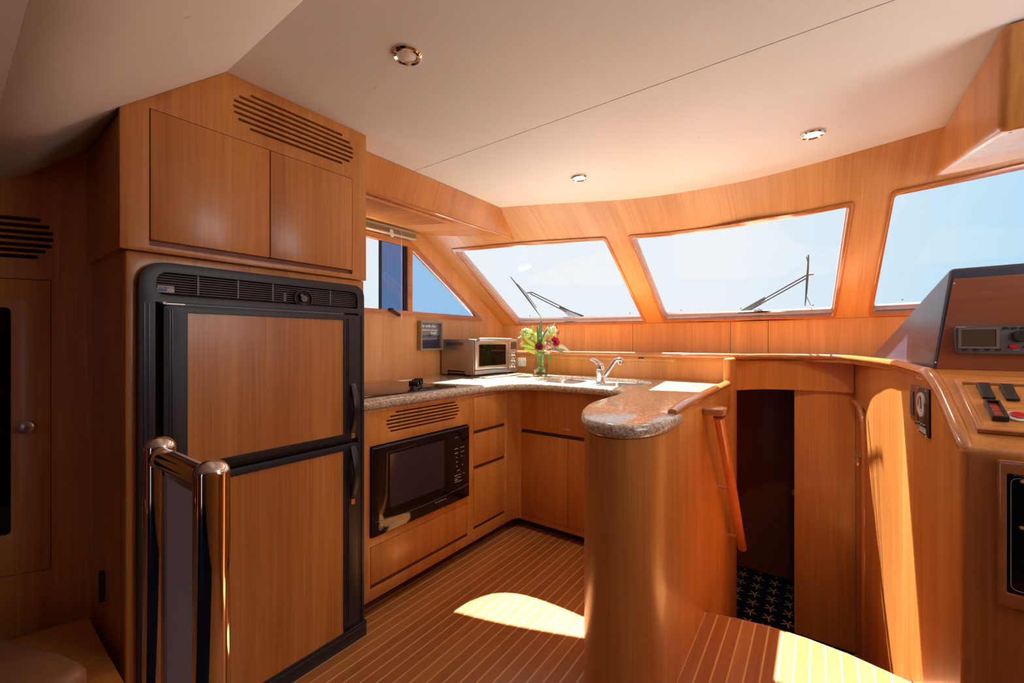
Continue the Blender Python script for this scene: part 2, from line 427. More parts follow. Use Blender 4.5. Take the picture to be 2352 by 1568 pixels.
# stairs and lower passage
b = MB(); b.box((-.40, 2.07, -.62), (.26, 2.30, -.2)); b.box((-.40, 2.28, -.62), (.26, 2.55, -.41))
tag(b.build('companionway_steps', M['wood_x']), 'wooden companionway steps going down below the striped floor edge', 'stairs')
b = MB(); b.box((-.75, 2.55, -.66), (.258, 3.80, -.62))
tag(b.build('star_patterned_carpet', M['carpet']), 'navy carpet with gold starfish pattern at the foot of the companionway', 'carpet')
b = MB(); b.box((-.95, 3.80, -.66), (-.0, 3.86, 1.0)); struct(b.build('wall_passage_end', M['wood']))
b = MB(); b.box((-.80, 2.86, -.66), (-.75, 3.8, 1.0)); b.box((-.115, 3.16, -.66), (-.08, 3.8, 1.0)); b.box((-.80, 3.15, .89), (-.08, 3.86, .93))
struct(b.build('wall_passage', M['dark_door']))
# passage door
d = thing('cabin_door', 'dark wooden cabin door at the end of the companionway passage', 'door', (-.3, 3.79, -.62))
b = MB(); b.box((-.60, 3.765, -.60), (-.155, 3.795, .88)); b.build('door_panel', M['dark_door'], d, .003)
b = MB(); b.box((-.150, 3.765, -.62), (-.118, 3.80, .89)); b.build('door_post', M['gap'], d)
b = MB(); p = onY(1822, 1130, 3.76); b.box((p.x-.008, 3.755, p.z-.02), (p.x+.008, 3.768, p.z+.02)); b.build('latch', M['steel'], d)

# forward wall of the lower galley / companionway
b = MB(); b.box((-.12, 3.13, -.62), (.173, 3.16, .90)); struct(b.build('wall_companionway', M['wood']))
hdr = [(-.40, 2.86), (-.30, 2.99), (-.17, 3.07), (0.0, 3.11), (.165, 3.105)]
def strip_wall(path, z0, z1, th=.02):
    mb = MB(); P = [Vector((x, y)) for x, y in path]; outer = []
    for i, p in enumerate(P):
        t = (P[min(i+1, len(P)-1)] - P[max(i-1, 0)]).normalized(); outer.append(p + Vector((-t.y, t.x))*th)
    n = len(P)
    vs = [(p.x, p.y, z) for z in (z0, z1) for p in P] + [(p.x, p.y, z) for z in (z0, z1) for p in outer]
    fs = [(i, i+1, n+i+1, n+i) for i in range(n-1)] + [(2*n+i, 3*n+i, 3*n+i+1, 2*n+i+1) for i in range(n-1)]
    fs += [(i, 2*n+i, 2*n+i+1, i+1) for i in range(n-1)] + [(n+i, n+i+1, 3*n+i+1, 3*n+i) for i in range(n-1)]
    fs += [(0, n, 3*n, 2*n), (n-1, 3*n-1, 4*n-1, 2*n-1)]
    return mb.add(vs, fs)
struct(strip_wall([(p.x, p.y) for p in spline([(x, y, 0) for x, y in hdr], 5)], .885, 1.085).build('wall_companionway_header', M['wood']))

# port wall with trapezoid window
def pw(x, y): q = onX(x, y, XP); return (q.y, q.z)
win_o = [(.78, 1.372), pw(1106, 735)[:1] + (1.362,), pw(943, 560), (.78, 1.88)]
win_i = [(.81, 1.392), (2.655, 1.387), (1.935, 1.838), (.81, 1.85)]
b = MB(); holed(b, [(-.2, -.02), (3.03, -.02), (3.03, 1.33), (1.93, 2.05), (-.2, 2.05)], [roundpoly([(.80, 1.385), (2.68, 1.378), (1.94, 1.850), (.80, 1.862)], .02)], PX(XP), .04)
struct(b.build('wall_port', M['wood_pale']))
w4 = sthing('window_4', (XP, 1.8, 1.38))
b = MB(); ring(b, roundpoly([(.77, 1.362), (2.735, 1.352), (1.955, 1.875), (.77, 1.892)], .03), roundpoly([(.82, 1.395), (2.635, 1.388), (1.93, 1.835), (.82, 1.85)], .012), PX(XP+.014), .03)
b.build('window_frame', M['trim'], w4, .004)
b = MB(); b.box((XP-.03, 1.92, 1.385), (XP+.012, 1.962, 1.85)); b.build('mullion', M['trim'], w4, .003)
b = MB(); b.prism([(XP-.03, 1.955, 1.385), (XP-.03, 2.66, 1.38), (XP-.03, 1.955, 1.84)], (-.004, 0, 0)); b.build('fixed_pane', M['tint_tri'], w4)
b = MB(); b.box((XP-.03, .8, 1.385), (XP-.034, 1.70, 1.85)); b.build('clear_pane', M['glass'], w4)
q0 = onX(873, 640, XP-.012).y; q1 = onX(934, 640, XP-.012).y
b = MB(); b.box((XP-.012, q0, 1.387), (XP-.016, q1, 1.842)); b.build('sliding_pane', M['tint'], w4)
b = MB(); b.box((XP-.018, q1-.03, 1.387), (XP-.002, 1.922, 1.845)); b.box((XP-.018, q0-.008, 1.387), (XP-.002, q0+.006, 1.845)); b.build('sash_frame', M['alu_black'], w4)
lt = thing('window_latch', 'small black lever latch on the sill of the port side window', 'latch', (XP+.02, 1.78, 1.36))
q = onX(908, 718, XP+.03)
b = MB(); b.obox(q, (.012, 0, 0), (0, .035, -.018), (0, .004, .008)); b.box((XP+.012, q.y-.045, q.z+.008), (XP+.04, q.y-.02, q.z+.03)); b.build('lever', M['black'], lt, .003)

# windshield wall with three windows
def mir(p): return (-.96-p[0], p[1])
H1 = [w2(*p) for p in ((1042, 576), (1390.5, 549), (1480.6, 739.5), (1188, 745))]
H2 = [w2(*p) for p in ((1448, 545), (1953, 470), (1914, 725.5), (1526, 735))]
h3 = [w2(2053, 445), w2(2001, 720.5)]
H3 = [h3[0], (1.28, H1[0][1]), (1.36, h3[1][1]), h3[1]]
G1 = [w2(*p) for p in ((1067, 582), (1386, 557), (1468, 726), (1192, 733))]
HH = [roundpoly(h, .015) for h in (H1, H2, H3)]
b = MB(); holed(b, [(-2.32, ZB-.005), (1.42, ZB-.005), (1.42, ZC+.02), (-2.32, ZC+.02)], HH, WP, .05, .10, .12)
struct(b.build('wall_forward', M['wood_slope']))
def shrink(h, k):
    c = sum((Vector(p) for p in h), Vector((0, 0)))/4; out = []
    for i in range(4):
        a, p, n_ = Vector(h[i-1]), Vector(h[i]), Vector(h[(i+1) % 4])
        u = (a-p).normalized(); v = (n_-p).normalized(); s = abs(u.cross(v)); out.append(tuple(p + (u+v)*(k/max(s, .2))))
    return out
for i, h in enumerate((H1, H2, H3)):
    pos = WP(*h[3]); w = sthing('window_%d' % (i+1), pos)
    b = MB(); ring(b, roundpoly(shrink(h, -.012), .02), roundpoly(shrink(h, .004), .012), lambda a, c, d: WP(a, c, -.008+d), .02, .10)
    b.build('window_frame', M['trim'], w, .003, ang=50)
    b = MB(); ring(b, roundpoly(shrink(h, .002), .012), roundpoly(shrink(h, .010), .012), lambda a, c, d: WP(a, c, .046+d), .014, .10)
    b.build('gasket', M['gasket'], w)
    b = MB(); holed(b, shrink(h, .008), [], lambda a, c, d: WP(a, c, .060), 0, .10, .15); b.build('window_glass', M['glass'], w)
    for nm, ia, ib, mm, dd0 in (('sill_strip', 3, 2, M['gasket'], .022), ('side_strip', 0, 3, M['reveal'], .032), ('side_strip', 2, 1, M['reveal'], .040)):
        hs = shrink(h, .003); hs2 = shrink(h, .006); pts = []
        for hh in (hs, hs2):
            for k in range(9):
                p = Vector(hh[ia]).lerp(Vector(hh[ib]), k/8)
                for d_ in (dd0, .052): pts.append(WP(p.x, p.y, d_))
        fs = []
        for o_ in (0, 18): fs += [(o_+2*k, o_+2*k+1, o_+2*k+3, o_+2*k+2) for k in range(8)]
        fs += [(2*k+e, 2*k+2+e, 20+2*k+e, 18+2*k+e) for k in range(8) for e in (0, 1)]
        MB().add(pts, fs).build(nm, mm, w)
    A, B_ = Vector(h[3]), Vector(h[2])
    b = MB()
    for t in (.12, .5, .9):
        if i == 2 and t > .2: continue
        p = A.lerp(B_, t); q = WP(p.x, p.y+.035, .05); b.lathe([(.005, 0), (.005, -.004), (.003, -.006)], q, (0, .58, .81), 10)
    b.build('screw', M['steel_side'], w)
# vertical panel between ledge and sill, and ledge shelf
NW = 40
b = MB(); xs = [-2.31 + i*(3.72)/NW for i in range(NW+1)]
vs = [(x, Bf(x), z) for z in (1.06, ZB-.004) for x in xs] + [(x, Bf(x)+.03, z) for z in (1.06, ZB-.004) for x in xs]; n = NW+1
fs = [(i, i+1, n+i+1, n+i) for i in range(NW)] + [(2*n+i, 3*n+i, 3*n+i+1, 2*n+i+1) for i in range(NW)] + [(n+i, n+i+1, 3*n+i+1, 3*n+i) for i in range(NW)]
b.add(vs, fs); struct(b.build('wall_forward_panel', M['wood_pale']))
b = MB()
for px in (1307, 1458, 1675, 1763):
    q = onY(px, 770, 3.4); x = q.x; y = Bf(x); b.box((x-.0012, y-.0015, 1.095), (x+.0012, y+.001, ZB-.004))
struct(b.build('trim_2', M['gap']))
capY = lambda x: 2.83
led = [(-2.31, 2.838), (-.40, 2.838)] + [(p.x, p.y) for p in spline([(x, y, 0) for x, y in hdr], 5)][1:]
led = [q for q in led if not (q[0] > -.05 and q[1] > 2.95)] + [(-.02, 3.055), (.06, 3.03), (.115, 2.98), (.145, 2.88), (.192, 2.66), (.256, 2.3), (.262, 1.95), (XS, 1.95)]
up = [(x, Bf(x)+.02) for x in [XS - i*(XS+2.31)/20 for i in range(21)]]
b = MB(); b.prism([(x, y, 1.06) for x, y in led + up], (0, 0, .028)); struct(b.build('trim_3', M['wood_x']))
# cap rail: along the galley ledge, round the companionway, down the helm console
cap = [Vector((-2.28, 2.825, 1.090)), Vector((-1.3, 2.825, 1.090)), Vector((-.46, 2.825, 1.090))] + [Vector((x, y, 1.088)) for x, y in ((-.37, 2.87), (-.29, 2.98), (-.17, 3.055), (-.02, 3.055), (.07, 3.03), (.125, 2.98), (.155, 2.87), (.197, 2.66), (.248, 2.33), (.256, 2.0), (.256, 1.68))]
capf = spline(cap, 6) + [Vector((.264, 1.645, 1.068)), Vector((.272, 1.60, 1.036)), Vector((.273, 1.50, .989)), Vector((.274, 1.40, .941)), Vector((.276, 1.388, .930))]
b = MB(); b.tube(capf, [.0175]*(len(capf)-5)+[.0172, .0165, .016, .0155, .013], 14); struct(b.build('trim_4', M['trim']))
# backsplash / locker front behind the counter
b = MB(); b.box((-2.30, 2.83, .93), (-.43, 2.85, 1.075)); struct(b.build('wall_backsplash', M['wood']))
lk = thing('ledge_locker_flap', 'narrow wooden flap with a finger notch under the ledge behind the faucet', 'flap', (-1.2, 2.828, 1.05))
b = MB(); holed(b, [(-2.0, 1.048), (-.75, 1.048), (-.75, 1.074), (-2.0, 1.074)], [], NY(2.824), .006)
b.build('flap', M['wood'], lk, .001)
q = onY(1472, 822, 2.822)
b = MB(); b.prism([(q.x + .022*math.cos(R(a)), 2.8235, q.z - .004 + .012*math.sin(R(a))) for a in range(0, 181, 15)], (0, .002, 0)); b.build('finger_notch', M['gap'], lk)
b = MB(); b.box((-.435, 2.62, -.62), (-.398, 2.86, 1.085)); struct(b.build('wall_galley_end', M['wood'], None, .012, 3))

# ceiling: two flat vinyl panels, sloping aft valance
cf = [(x, Tf(x)) for x in [-1.66 + i*(XS+1.66)/20 for i in range(21)]]
b = MB(); b.prism([(-1.66, 1.392, ZC)] + [(x, y+.03, ZC) for x, y in cf] + [(XS, 1.392, ZC)], (0, 0, .03)); struct(b.build('ceiling', M['cream']))
b = MB(); b.prism([(-2.3, .533, ZC), (XS, .533, ZC), (XS, 1.388, ZC), (-2.3, 1.388, ZC)], (0, 0, .03)); struct(b.build('ceiling.001', M['cream']))
b = MB(); b.prism([(-.45, -3.0, ZC), (XS, -3.0, ZC), (XS, .533, ZC), (-.45, .533, ZC)], (0, 0, .03)); struct(b.build('ceiling.002', M['cream']))
b = MB(); b.prism([(-2.4, .5, ZC+.034)] + [(x, Tf(x)+.03, ZC+.034) for x in [-2.4 + i*(XS+2.45)/24 for i in range(25)]] + [(XS+.05, .5, ZC+.034)], (0, 0, .016)); b.box((-2.4, -3.05, ZC+.034), (XS+.05, .5, ZC+.05)); struct(b.build('ceiling_core', M['gap']))
SL = .887
prof = [(.5335, 2.045), (.533, 2.0195)]
for i in range(9):
    a = i/8; y = .155 - .05*a; prof.append((.533 - (.533-.165)*(i/8), 2.0195 - SL*(.533-.165)*(i/8)))
prof += [(.140, 1.682), (.120, 1.672), (.095, 1.667), (.078, 1.666)]
b = MB(); full = prof + [(.078, 2.045)]
b.prism([(-2.32, y, z) for y, z in full], (1.87, 0, 0)); struct(b.build('ceiling_valance', M['cream'], None))
b = MB(); b.box((-2.32, -3.0, 1.6655), (-.45, .0778, 2.05)); struct(b.build('ceiling_valance_aft', M['cream'], None, .0008))

b = MB(); b.box((-2.34, 2.90, -.66), (-.80, 2.93, 1.058)); b.box((.30, 2.93, -.66), (XS, 2.96, 1.058)); b.box((-2.34, -.02, -.66), (-2.31, 2.93, -.03)); struct(b.build('wall_light_block', M['gap']))  # unseen bulkheads added to stop outside light leaking under the cabinets
# unseen rest of the hull: openings sized, aft walls darkened to steer the light
b = MB(); holed(b, [(-3.0, -.02), (3.2, -.02), (3.2, 2.06), (-3.0, 2.06)], [rrect(.93, 1.12, 1.66, 1.90, .08)], lambda a, c, d: Vector((XS+d, a, c)), .04)
struct(b.build('wall_starboard', M['wood']))
b = MB(); holed(b, [(-2.5, -.02), (XS, -.02), (XS, 2.06), (-2.5, 2.06)], [rrect(-.35, .02, .0, 1.9, .05)], lambda a, c, d: Vector((a, -3.0-d, c)), .04)
struct(b.build('wall_aft', M['dark_door']))
b = MB(); b.box((-2.5, -3.0, -.02), (-2.46, -.2, 2.06)); struct(b.build('wall_port_saloon', M['dark_door']))
b = MB(); b.box((-1.33, -2.99, .0005), (XS-.01, -.40, .012)); struct(b.build('floor', mat('bounce_damping_navy', (.012, .014, .035), .95, spec=.1)))  # unseen navy carpet added to cut bounce and darken chrome reflections

# ------------------------------------------------------------------ tall refrigerator cabinet
tc = thing('tall_cabinet', 'tall cherry cabinet housing the refrigerator, with two doors and vent slots above it', 'cabinet', (-1.9, .66, 0))
b = MB(); b.prism([(-2.27, .289, 1.43), (-2.27, 1.031, 1.43), (-2.27, 1.031, 2.015), (-2.27, .54, 2.015), (-2.27, .289, 1.79)], (.758, 0, 0))
b.prism([(-2.27, .30, 0), (-2.27, .322, 0), (-2.27, .322, 1.43), (-2.27, .30, 1.43)], (.7185, 0, 0)); b.box((-2.27, 1.024, 0), (-1.5515, 1.034, 1.43))
b.build('carcass', M['wood'], tc)
slots = []
for (x0, y0), (x1, y1) in zip(((1505,568),(1435,570),(1405,592),(1400,622),(1405,660),(1430,702),(1500,767)), ((2055,815),(2100,862),(2118,895),(2120,927),(2117,952),(2100,972),(2055,982))):
    p = onX(x0/2.613, y0/2.613, -1.49); q = onX(x1/2.613, y1/2.613, -1.49); slots.append((p.y, q.y, p.z, q.z))
sl2 = []; zt = max(s[2] for s in slots)*.5 + max(s[3] for s in slots)*.5; zb = slots[-1][2]*.5+slots[-1][3]*.5
for i, s in enumerate(slots):
    z = zt + (zb-zt)*i/6; sl2.append(stadium((s[0]+.004, z), (s[1]-.004, z), .0085))
b = MB(); holed(b, [(.286, 1.428), (1.034, 1.428), (1.034, 2.0195), (.534, 2.0195), (.286, 1.800)], [[(.347, 1.446), (.971, 1.446), (.971, 1.824), (.347, 1.824)]] + sl2, PX(-1.49), .02)
b.build('face_frame', M['wood'], tc, .0015)
b = MB(); b.box((-1.509, .45, 1.84), (-1.507, 1.02, 2.0)); b.build('vent_backing', M['gap'], tc)
for y0, y1 in ((.349, .6605), (.6635, .969)):
    b = MB(); b.box((-1.508, y0, 1.462), (-1.488, y1, 1.822)); b.build('cabinet_door', M['wood'], tc, .002)
b = MB(); b.box((-1.508, .347, 1.446), (-1.502, .971, 1.461)); b.build('recess_shade', M['dark_door'], tc)  # dark strip painting the shade under the doors
b = MB(); zf0, zf1 = .0, 1.432
pts = [(-1.56, .30), (-1.535, .302), (-1.515, .308), (-1.505, .322), (-1.505, .332), (-1.56, .332)]
holed(b, [(.300, 0), (1.034, 0), (1.034, 1.4275), (.300, 1.4275)], [roundpoly([(.325, .0122), (1.015, .0122), (1.015, 1.399), (.325, 1.399)], [.028, .028, .048, .068], 7)], PX(-1.505), .045)
b.build('surround', M['wood'], tc, .006, 3, 60)

# refrigerator
fr = thing('refrigerator', 'black framed built-in refrigerator with two wood-panelled doors', 'refrigerator', (-1.8, .67, 0.0))
XF = -1.480
def fyz(x, y, X=XF): q = onX(x, y, X); return (q.y, q.z)
fy0, fy1 = .322, 1.018
gz1 = 1.402; gz0 = 1.292
b = MB(); ring(b, roundpoly([(fy0, .012), (fy1, .012), (fy1, gz1), (fy0, gz1)], [.03, .03, .055, .075], 6), [(fy0+.034, .075), (fy1-.028, .075), (fy1-.028, gz0), (fy0+.034, gz0)][::1], PX(XF), .03) if False else None
vent = roundpoly([(fy0+.038, 1.310), (fy1-.030, 1.310), (fy1-.030, 1.374), (fy0+.038, 1.374)], [.025, .008, .045, .035], 6)
door_open = [(fy0+.036, .070), (fy1-.028, .070), (fy1-.028, 1.290), (fy0+.036, 1.290)]
b = MB(); holed(b, roundpoly([(fy0, .012), (fy1, .012), (fy1, gz1), (fy0, gz1)], [.03, .03, .05, .07], 7), [vent, door_open], PX(XF), .026)
b.build('outer_frame', M['black'], fr, .006, 3)
b = MB(); b.box((-2.2, fy0+.02, .02), (-1.512, fy1-.02, 1.39)); b.build('housing', M['gap'], fr)
for y in (fy0+.012, fy0+.022, fy1-.012):
    b = MB(); b.box((XF, y-.0015, .05), (XF+.0025, y+.0015, 1.285)); b.build('frame_rib', M['black_trim'], fr)
g = MB()
for i in range(8):
    z = 1.322 + i*.0072; g.box((XF-.016, fy0+.03, z-.004), (XF-.008, fy1-.025, z-.0024))
for x in (457, 549, 629, 761):
    y = fyz(x, 690)[0]; g.box((XF-.016, y-.0022, 1.316), (XF-.006, y+.0022, 1.376))
gr = g.build('vent_grille', mat('grille_grey', (.17, .18, .21), .45), fr)
b = MB(); y0, y1 = fyz(363, 663)[0], fyz(402, 663)[0]; zc = fyz(382, 663)[1]; b.box((XF-.012, y0, zc-.010), (XF-.006, y1, zc+.009)); bd = b.build('badge', M['lgrey'], fr)
b = MB(); b.box((XF-.006, y0+.002, zc-.008), (XF-.0055, y0+(y1-y0)*.55, zc)); b.build('badge_stripe', M['blue'], bd)
text('badge_lettering', 'NORCOLD', .008, (XF-.0055, y0+.002, zc+.001), (0, 1, 0), (0, 0, 1), M['grey'], bd, ext=.0002)
b = MB(); ym = y0+(y1-y0)*.76
for k in range(3):
    a = R(60*k+15); d = Vector((0, math.cos(a), math.sin(a)))*.0075; n_ = Vector((0, -d.z, d.y)).normalized()*.0008
    c = Vector((XF-.0052, ym, zc-.001)); b.prism([c-d-n_, c+d-n_, c+d+n_, c-d+n_], (.0003, 0, 0))
b.build('badge_snowflake', M['white_mark'], bd)
yd, zd = fyz(698, 686); 
b = MB(); b.lathe([(.0, -.002), (.031, -.002), (.031, .003), (.029, .003), (.028, -.001), (0, -.001)], (XF-.006, yd, zd), (1, 0, 0), 28); dl = b.build('thermostat_dial', M['gloss_black'], fr)
b = MB(); b.tube([(XF-.002, yd+.031*math.cos(R(a)), zd+.031*math.sin(R(a))) for a in range(-20, 206, 15)], .0011, 6); b.build('dial_rim', M['dial_grey'], dl)
b = MB(); b.lathe([(.012, 0), (.0115, .010), (0, .010)], (XF-.005, yd, zd), (1, 0, 0), 20); b.obox((XF+.004, yd-.004, zd+.006), (.002, 0, 0), (0, .003, .003), (0, .008, -.008)); b.build('dial_knob', M['dial_grey'], dl)
b = MB(); b.tube([(XF-.003, yd+.019*math.cos(R(a)), zd+.019*math.sin(R(a))) for a in range(215, 300, 12)], .0018, 6); b.build('dial_arc', M['blue'], dl)
for k, zz in enumerate((.62, .83, .45, .1)):
    pass
b = MB(); yy = fyz(657, 686)[0]
for i in range(4): b.box((XF-.009, yy-.004, 1.321+i*.0075), (XF-.007, yy+.004, 1.3235+i*.0075))
b.build('vent_label', M['lgrey'], fr)
def fridge_door(z0, z1, pz0, pz1, hz0, hz1):
    dy0, dy1 = fy0+.050, fy1-.034; py0, py1 = .428, .921
    d = MB(); holed(d, roundpoly([(dy0, z0), (dy1, z0), (dy1, z1), (dy0, z1)], .012), [[(py0, pz0), (py1, pz0), (py1, pz1), (py0, pz1)]], PX(-1.468), .035)
    dr = d.build('refrigerator_door', M['black'], fr, .004, 3)
    p = MB(); p.box((-1.490, py0, pz0), (-1.4725, py1, pz1)); p.build('door_panel', M['wood'], dr)
    for y in (dy0+.014, dy0+.020, py1+.012, py1+.020):
        r = MB(); r.box((-1.468, y-.001, z0+.02), (-1.4655, y+.001, z1-.015)); r.build('door_rib', M['black_trim'], dr)
    h = MB(); yh = .957
    n = 9; prof = []
    for i in range(n):
        t = i/(n-1); prof.append((-1.466+.028*math.sin(math.pi*t), hz0+(hz1-hz0)*t))
    pts = [(x, yh-.010, z) for x, z in prof] + [(x-.010, yh-.010, z) for x, z in reversed(prof[1:-1])]
    h.prism(pts, (0, .024, 0)); hd = h.build('handle', M['black'], dr, .002)
    c = MB(); c.box((-1.468, yh-.006, hz0-.022), (-1.4655, yh+.010, hz0-.002)); c.build('handle_plate', M['gold'], hd)
za = fyz(780, 998)[1]; zb_ = fyz(780, 1036)[1]
fridge_door(za-.022, 1.283, za, 1.262, fyz(805, 992)[1], fyz(805, 880)[1])
fridge_door(.078, zb_+.024, fyz(780, 1480)[1], zb_, fyz(805, 1143)[1], fyz(805, 1022)[1])
b = MB(); b.lathe([(.010, 0), (.010, .004), (0, .004)], (-1.474, fy0+.05, 1.286), (0, 0, 1), 16); b.box((-1.478, fy0+.05, 1.284), (-1.470, fy0+.10, 1.2875)); b.build('hinge', M['steel_side'], fr)
b = MB(); b.box((XF-.004, fy0+.06, 1.2835), (XF+.003, fy1-.09, 1.289)); b.build('door_top_strip', M['dial_grey'], fr)
b = MB(); b.box((-1.50, fy0, 0), (-1.468, fy1+.004, .062)); b.box((-1.47, fy0, .045), (-1.462, fy1, .052)); b.build('base_plinth', M['black'], fr, .004)

# ------------------------------------------------------------------ port base cabinets
pc = thing('base_cabinet', 'port base cabinet below the cooktop with drawers, slotted vent and built-in microwave opening', 'cabinet', (-1.9, 1.6, 0))
XB = -1.560
MWY0, MWY1, MWZ0, MWZ1 = 1.105, 1.722, .335, .722
def by(x, y): q = onX(x, y, XB); return (q.y, q.z)
drw = [(1.776, 2.060, .679, .866), (1.776, 2.060, .480, .660), (1.776, 2.060, .142, .458), (1.105, 1.722, .128, .290)]
vs_ = []
zs = [.866 - .0135*i for i in range(6)]
for i, (a0, a1) in enumerate(((905, 1048), (892, 1052), (884, 1056), (884, 1057), (888, 1053), (893, 1048))):
    vs_.append(stadium((by(a0, 960)[0]+.012, .857-.0165*i), (by(a1, 930)[0]-.008, .857-.0165*i), .0075))
b = MB(); holed(b, [(1.036, .060), (2.10, .060), (2.10, .884), (1.036, .884)], [[(MWY0-.004, MWZ0-.004), (MWY1+.004, MWZ0-.004), (MWY1+.004, MWZ1+.004), (MWY0-.004, MWZ1+.004)]] +
    [[(a-.002, c-.018), (b_+.002, c-.018), (b_+.002, d+.002), (a-.002, d+.002)] for a, b_, c, d in drw] + vs_, PX(XB), .02)
b.build('face_frame', M['wood'], pc, .001)
b = MB(); b.box((-2.28, 1.036, .06), (-1.583, 2.12, .07)); b.box((-2.28, 2.10, .07), (-1.583, 2.12, .884)); b.box((-2.28, 1.75, .07), (-1.583, 1.77, .884)); b.build('carcass', M['gap'], pc)
b = MB(); b.box((-1.584, 1.036, .07), (-1.582, 2.10, MWZ0-.01)); b.box((-1.584, 1.75, .07), (-1.582, 2.10, .88)); b.box((-1.584, 1.04, MWZ1+.01), (-1.582, 1.75, .88)); b.build('recess_backing', M['gap'], pc)
for a, b_, c, d in drw:
    m_ = MB(); m_.box((-1.580, a, c), (XB+.001, b_, d)); m_.build('drawer', M['wood'], pc, .0015)
    m_ = MB(); m_.box((-1.580, a, c-.0175), (XB-.004, b_, c-.001)); m_.build('groove_shade', M['groove'], pc)  # dark strip standing for the shade in the groove
b = MB(); b.box((-1.66, 1.036, 0), (-1.64, 2.24, .062)); b.build('toe_kick', M['gap'], pc)
strip_wall([(-1.5605, 2.098), (-1.558, 2.13), (-1.553, 2.155), (-1.540, 2.18), (-1.522, 2.190)], .06, .884, .012).build('corner_post', M['wood'], pc)
YB = 2.19
sc = thing('sink_cabinet', 'forward base cabinet under the sink with two plain doors', 'cabinet', (-1.15, 2.4, 0))
dx0 = onY(1192, 1080, YB).x; dx1 = onY(1304, 1100, YB).x
b = MB(); holed(b, [(-1.525, .055), (-.745, .055), (-.745, .884), (-1.525, .884)], [[(dx0, .085), (-.79, .085), (-.79, .628), (dx0, .628)]], NY(YB), .018)
b.build('face_frame', M['wood'], sc, .001)
for a, c in ((dx0+.002, dx1-.0015), (dx1+.0015, -.792)):
    m_ = MB(); m_.box((a, YB-.001, .087), (c, YB+.016, .606)); m_.build('cabinet_door', M['wood'], sc, .0015)
b = MB(); b.box((dx0, YB+.017, .08), (-.79, YB+.019, .63)); b.box((dx0, YB+.004, .607), (-.79, YB+.017, .6275)); b.box((-1.6, YB+.03, .09), (-.76, YB+.05, .88)); b.build('groove_shade', M['gap'], sc)  # dark strip and backing painting the shade around the doors
b = MB(); b.box((-1.64, YB+.06, 0), (-.74, YB+.08, .058)); b.build('toe_kick', M['gap'], sc)
q = onY(1301, 986, YB-.002); b = MB(); b.box((q.x-.028, YB-.0025, q.z-.005), (q.x+.026, YB-.0005, q.z+.005))
tag(b.build('warning_label', mat('peach_label', (.72, .38, .26), .5)), 'small pale rectangular sticker above the sink cabinet doors', 'sticker')

# peninsula
GT = [(-.93, 2.125), (-.845, 2.095), (-.797, 2.03), (-.778, 1.9), (-.770, 1.65), (-.742, 1.50), (-.695, 1.375), (-.637, 1.272), (-.575, 1.212), (-.513, 1.198), (-.453, 1.220), (-.408, 1.284), (-.386, 1.361), (-.383, 1.45), (-.383, 1.548)]
GTs = [(p.x, p.y) for p in spline([(x, y, 0) for x, y in GT], 4)]
pn = thing('peninsula_cabinet', 'galley peninsula with rounded cherry end under the granite tip', 'cabinet', (-.57, 1.9, 0))
def inset(pts, k):
    P = [Vector(p) for p in pts]; out = []
    for i, p in enumerate(P):
        t = (P[min(i+1, len(P)-1)] - P[max(i-1, 0)]).normalized(); out.append(p + Vector((-t.y, t.x))*k)
    return out
ins = [p for p in inset(GTs, .013) if p.y < 2.02]
pp = [(-.765, 2.20)] + [(p.x, p.y) for p in ins] + [(-.397, 1.56), (-.397, 2.62), (-.765, 2.62)]
b = MB(); b.prism([(x, y, 0) for x, y in pp], (0, 0, .8845)); b.build('curved_body', M['wood'], pn, ang=40)
b = MB(); b.box((-.428, 1.549, .8), (-.3965, 2.62, .938)); b.build('side_board', M['wood'], pn, .004)
b = MB(); b.tube([(-.408, 1.50, .934), (-.408, 1.56, .938), (-.407, 1.66, .944), (-.407, 2.0, .946), (-.407, 2.616, .948)], [.016, .019, .021, .021, .021], 14, flat=.8); b.build('rail_cap', M['trim'], pn)
b = MB(); b.box((-.43, 2.0, -.62), (-.397, 2.63, -.0005)); struct(b.build('wall_companionway_port', M['wood']))
# stair grab rail
hr = thing('grab_rail', 'round cherry grab rail sloping down the peninsula side into the companionway', 'handrail', (-.35, 2.2, .4))
A = Vector((-.338, 1.945, .865)); B_ = Vector((-.338, 2.615, .045))
b = MB(); b.tube([A, A.lerp(B_, .3), A.lerp(B_, .7), B_, B_ + Vector((0, .006, -.012))], [.022, .022, .022, .022, .015], 16); b.build('rail', M['rail'], hr)
b = MB(); n_ = []
pts = [(-.397, 1.90), (-.397, 2.04), (-.335, 2.035), (-.313, 2.005), (-.311, 1.96), (-.318, 1.925)]
b.prism([(x, y, .868) for x, y in roundpoly(pts, .02)], (0, 0, .030)); b.build('top_bracket', M['trim'], hr, .008, 3)
for t in (.49, .9):
    q = A.lerp(B_, t); b = MB(); b.tube([(-.397, q.y, q.z), (-.345, q.y, q.z)], .009, 12); b.build('standoff', M['chrome'] if t < 0 else M['trim'], hr)

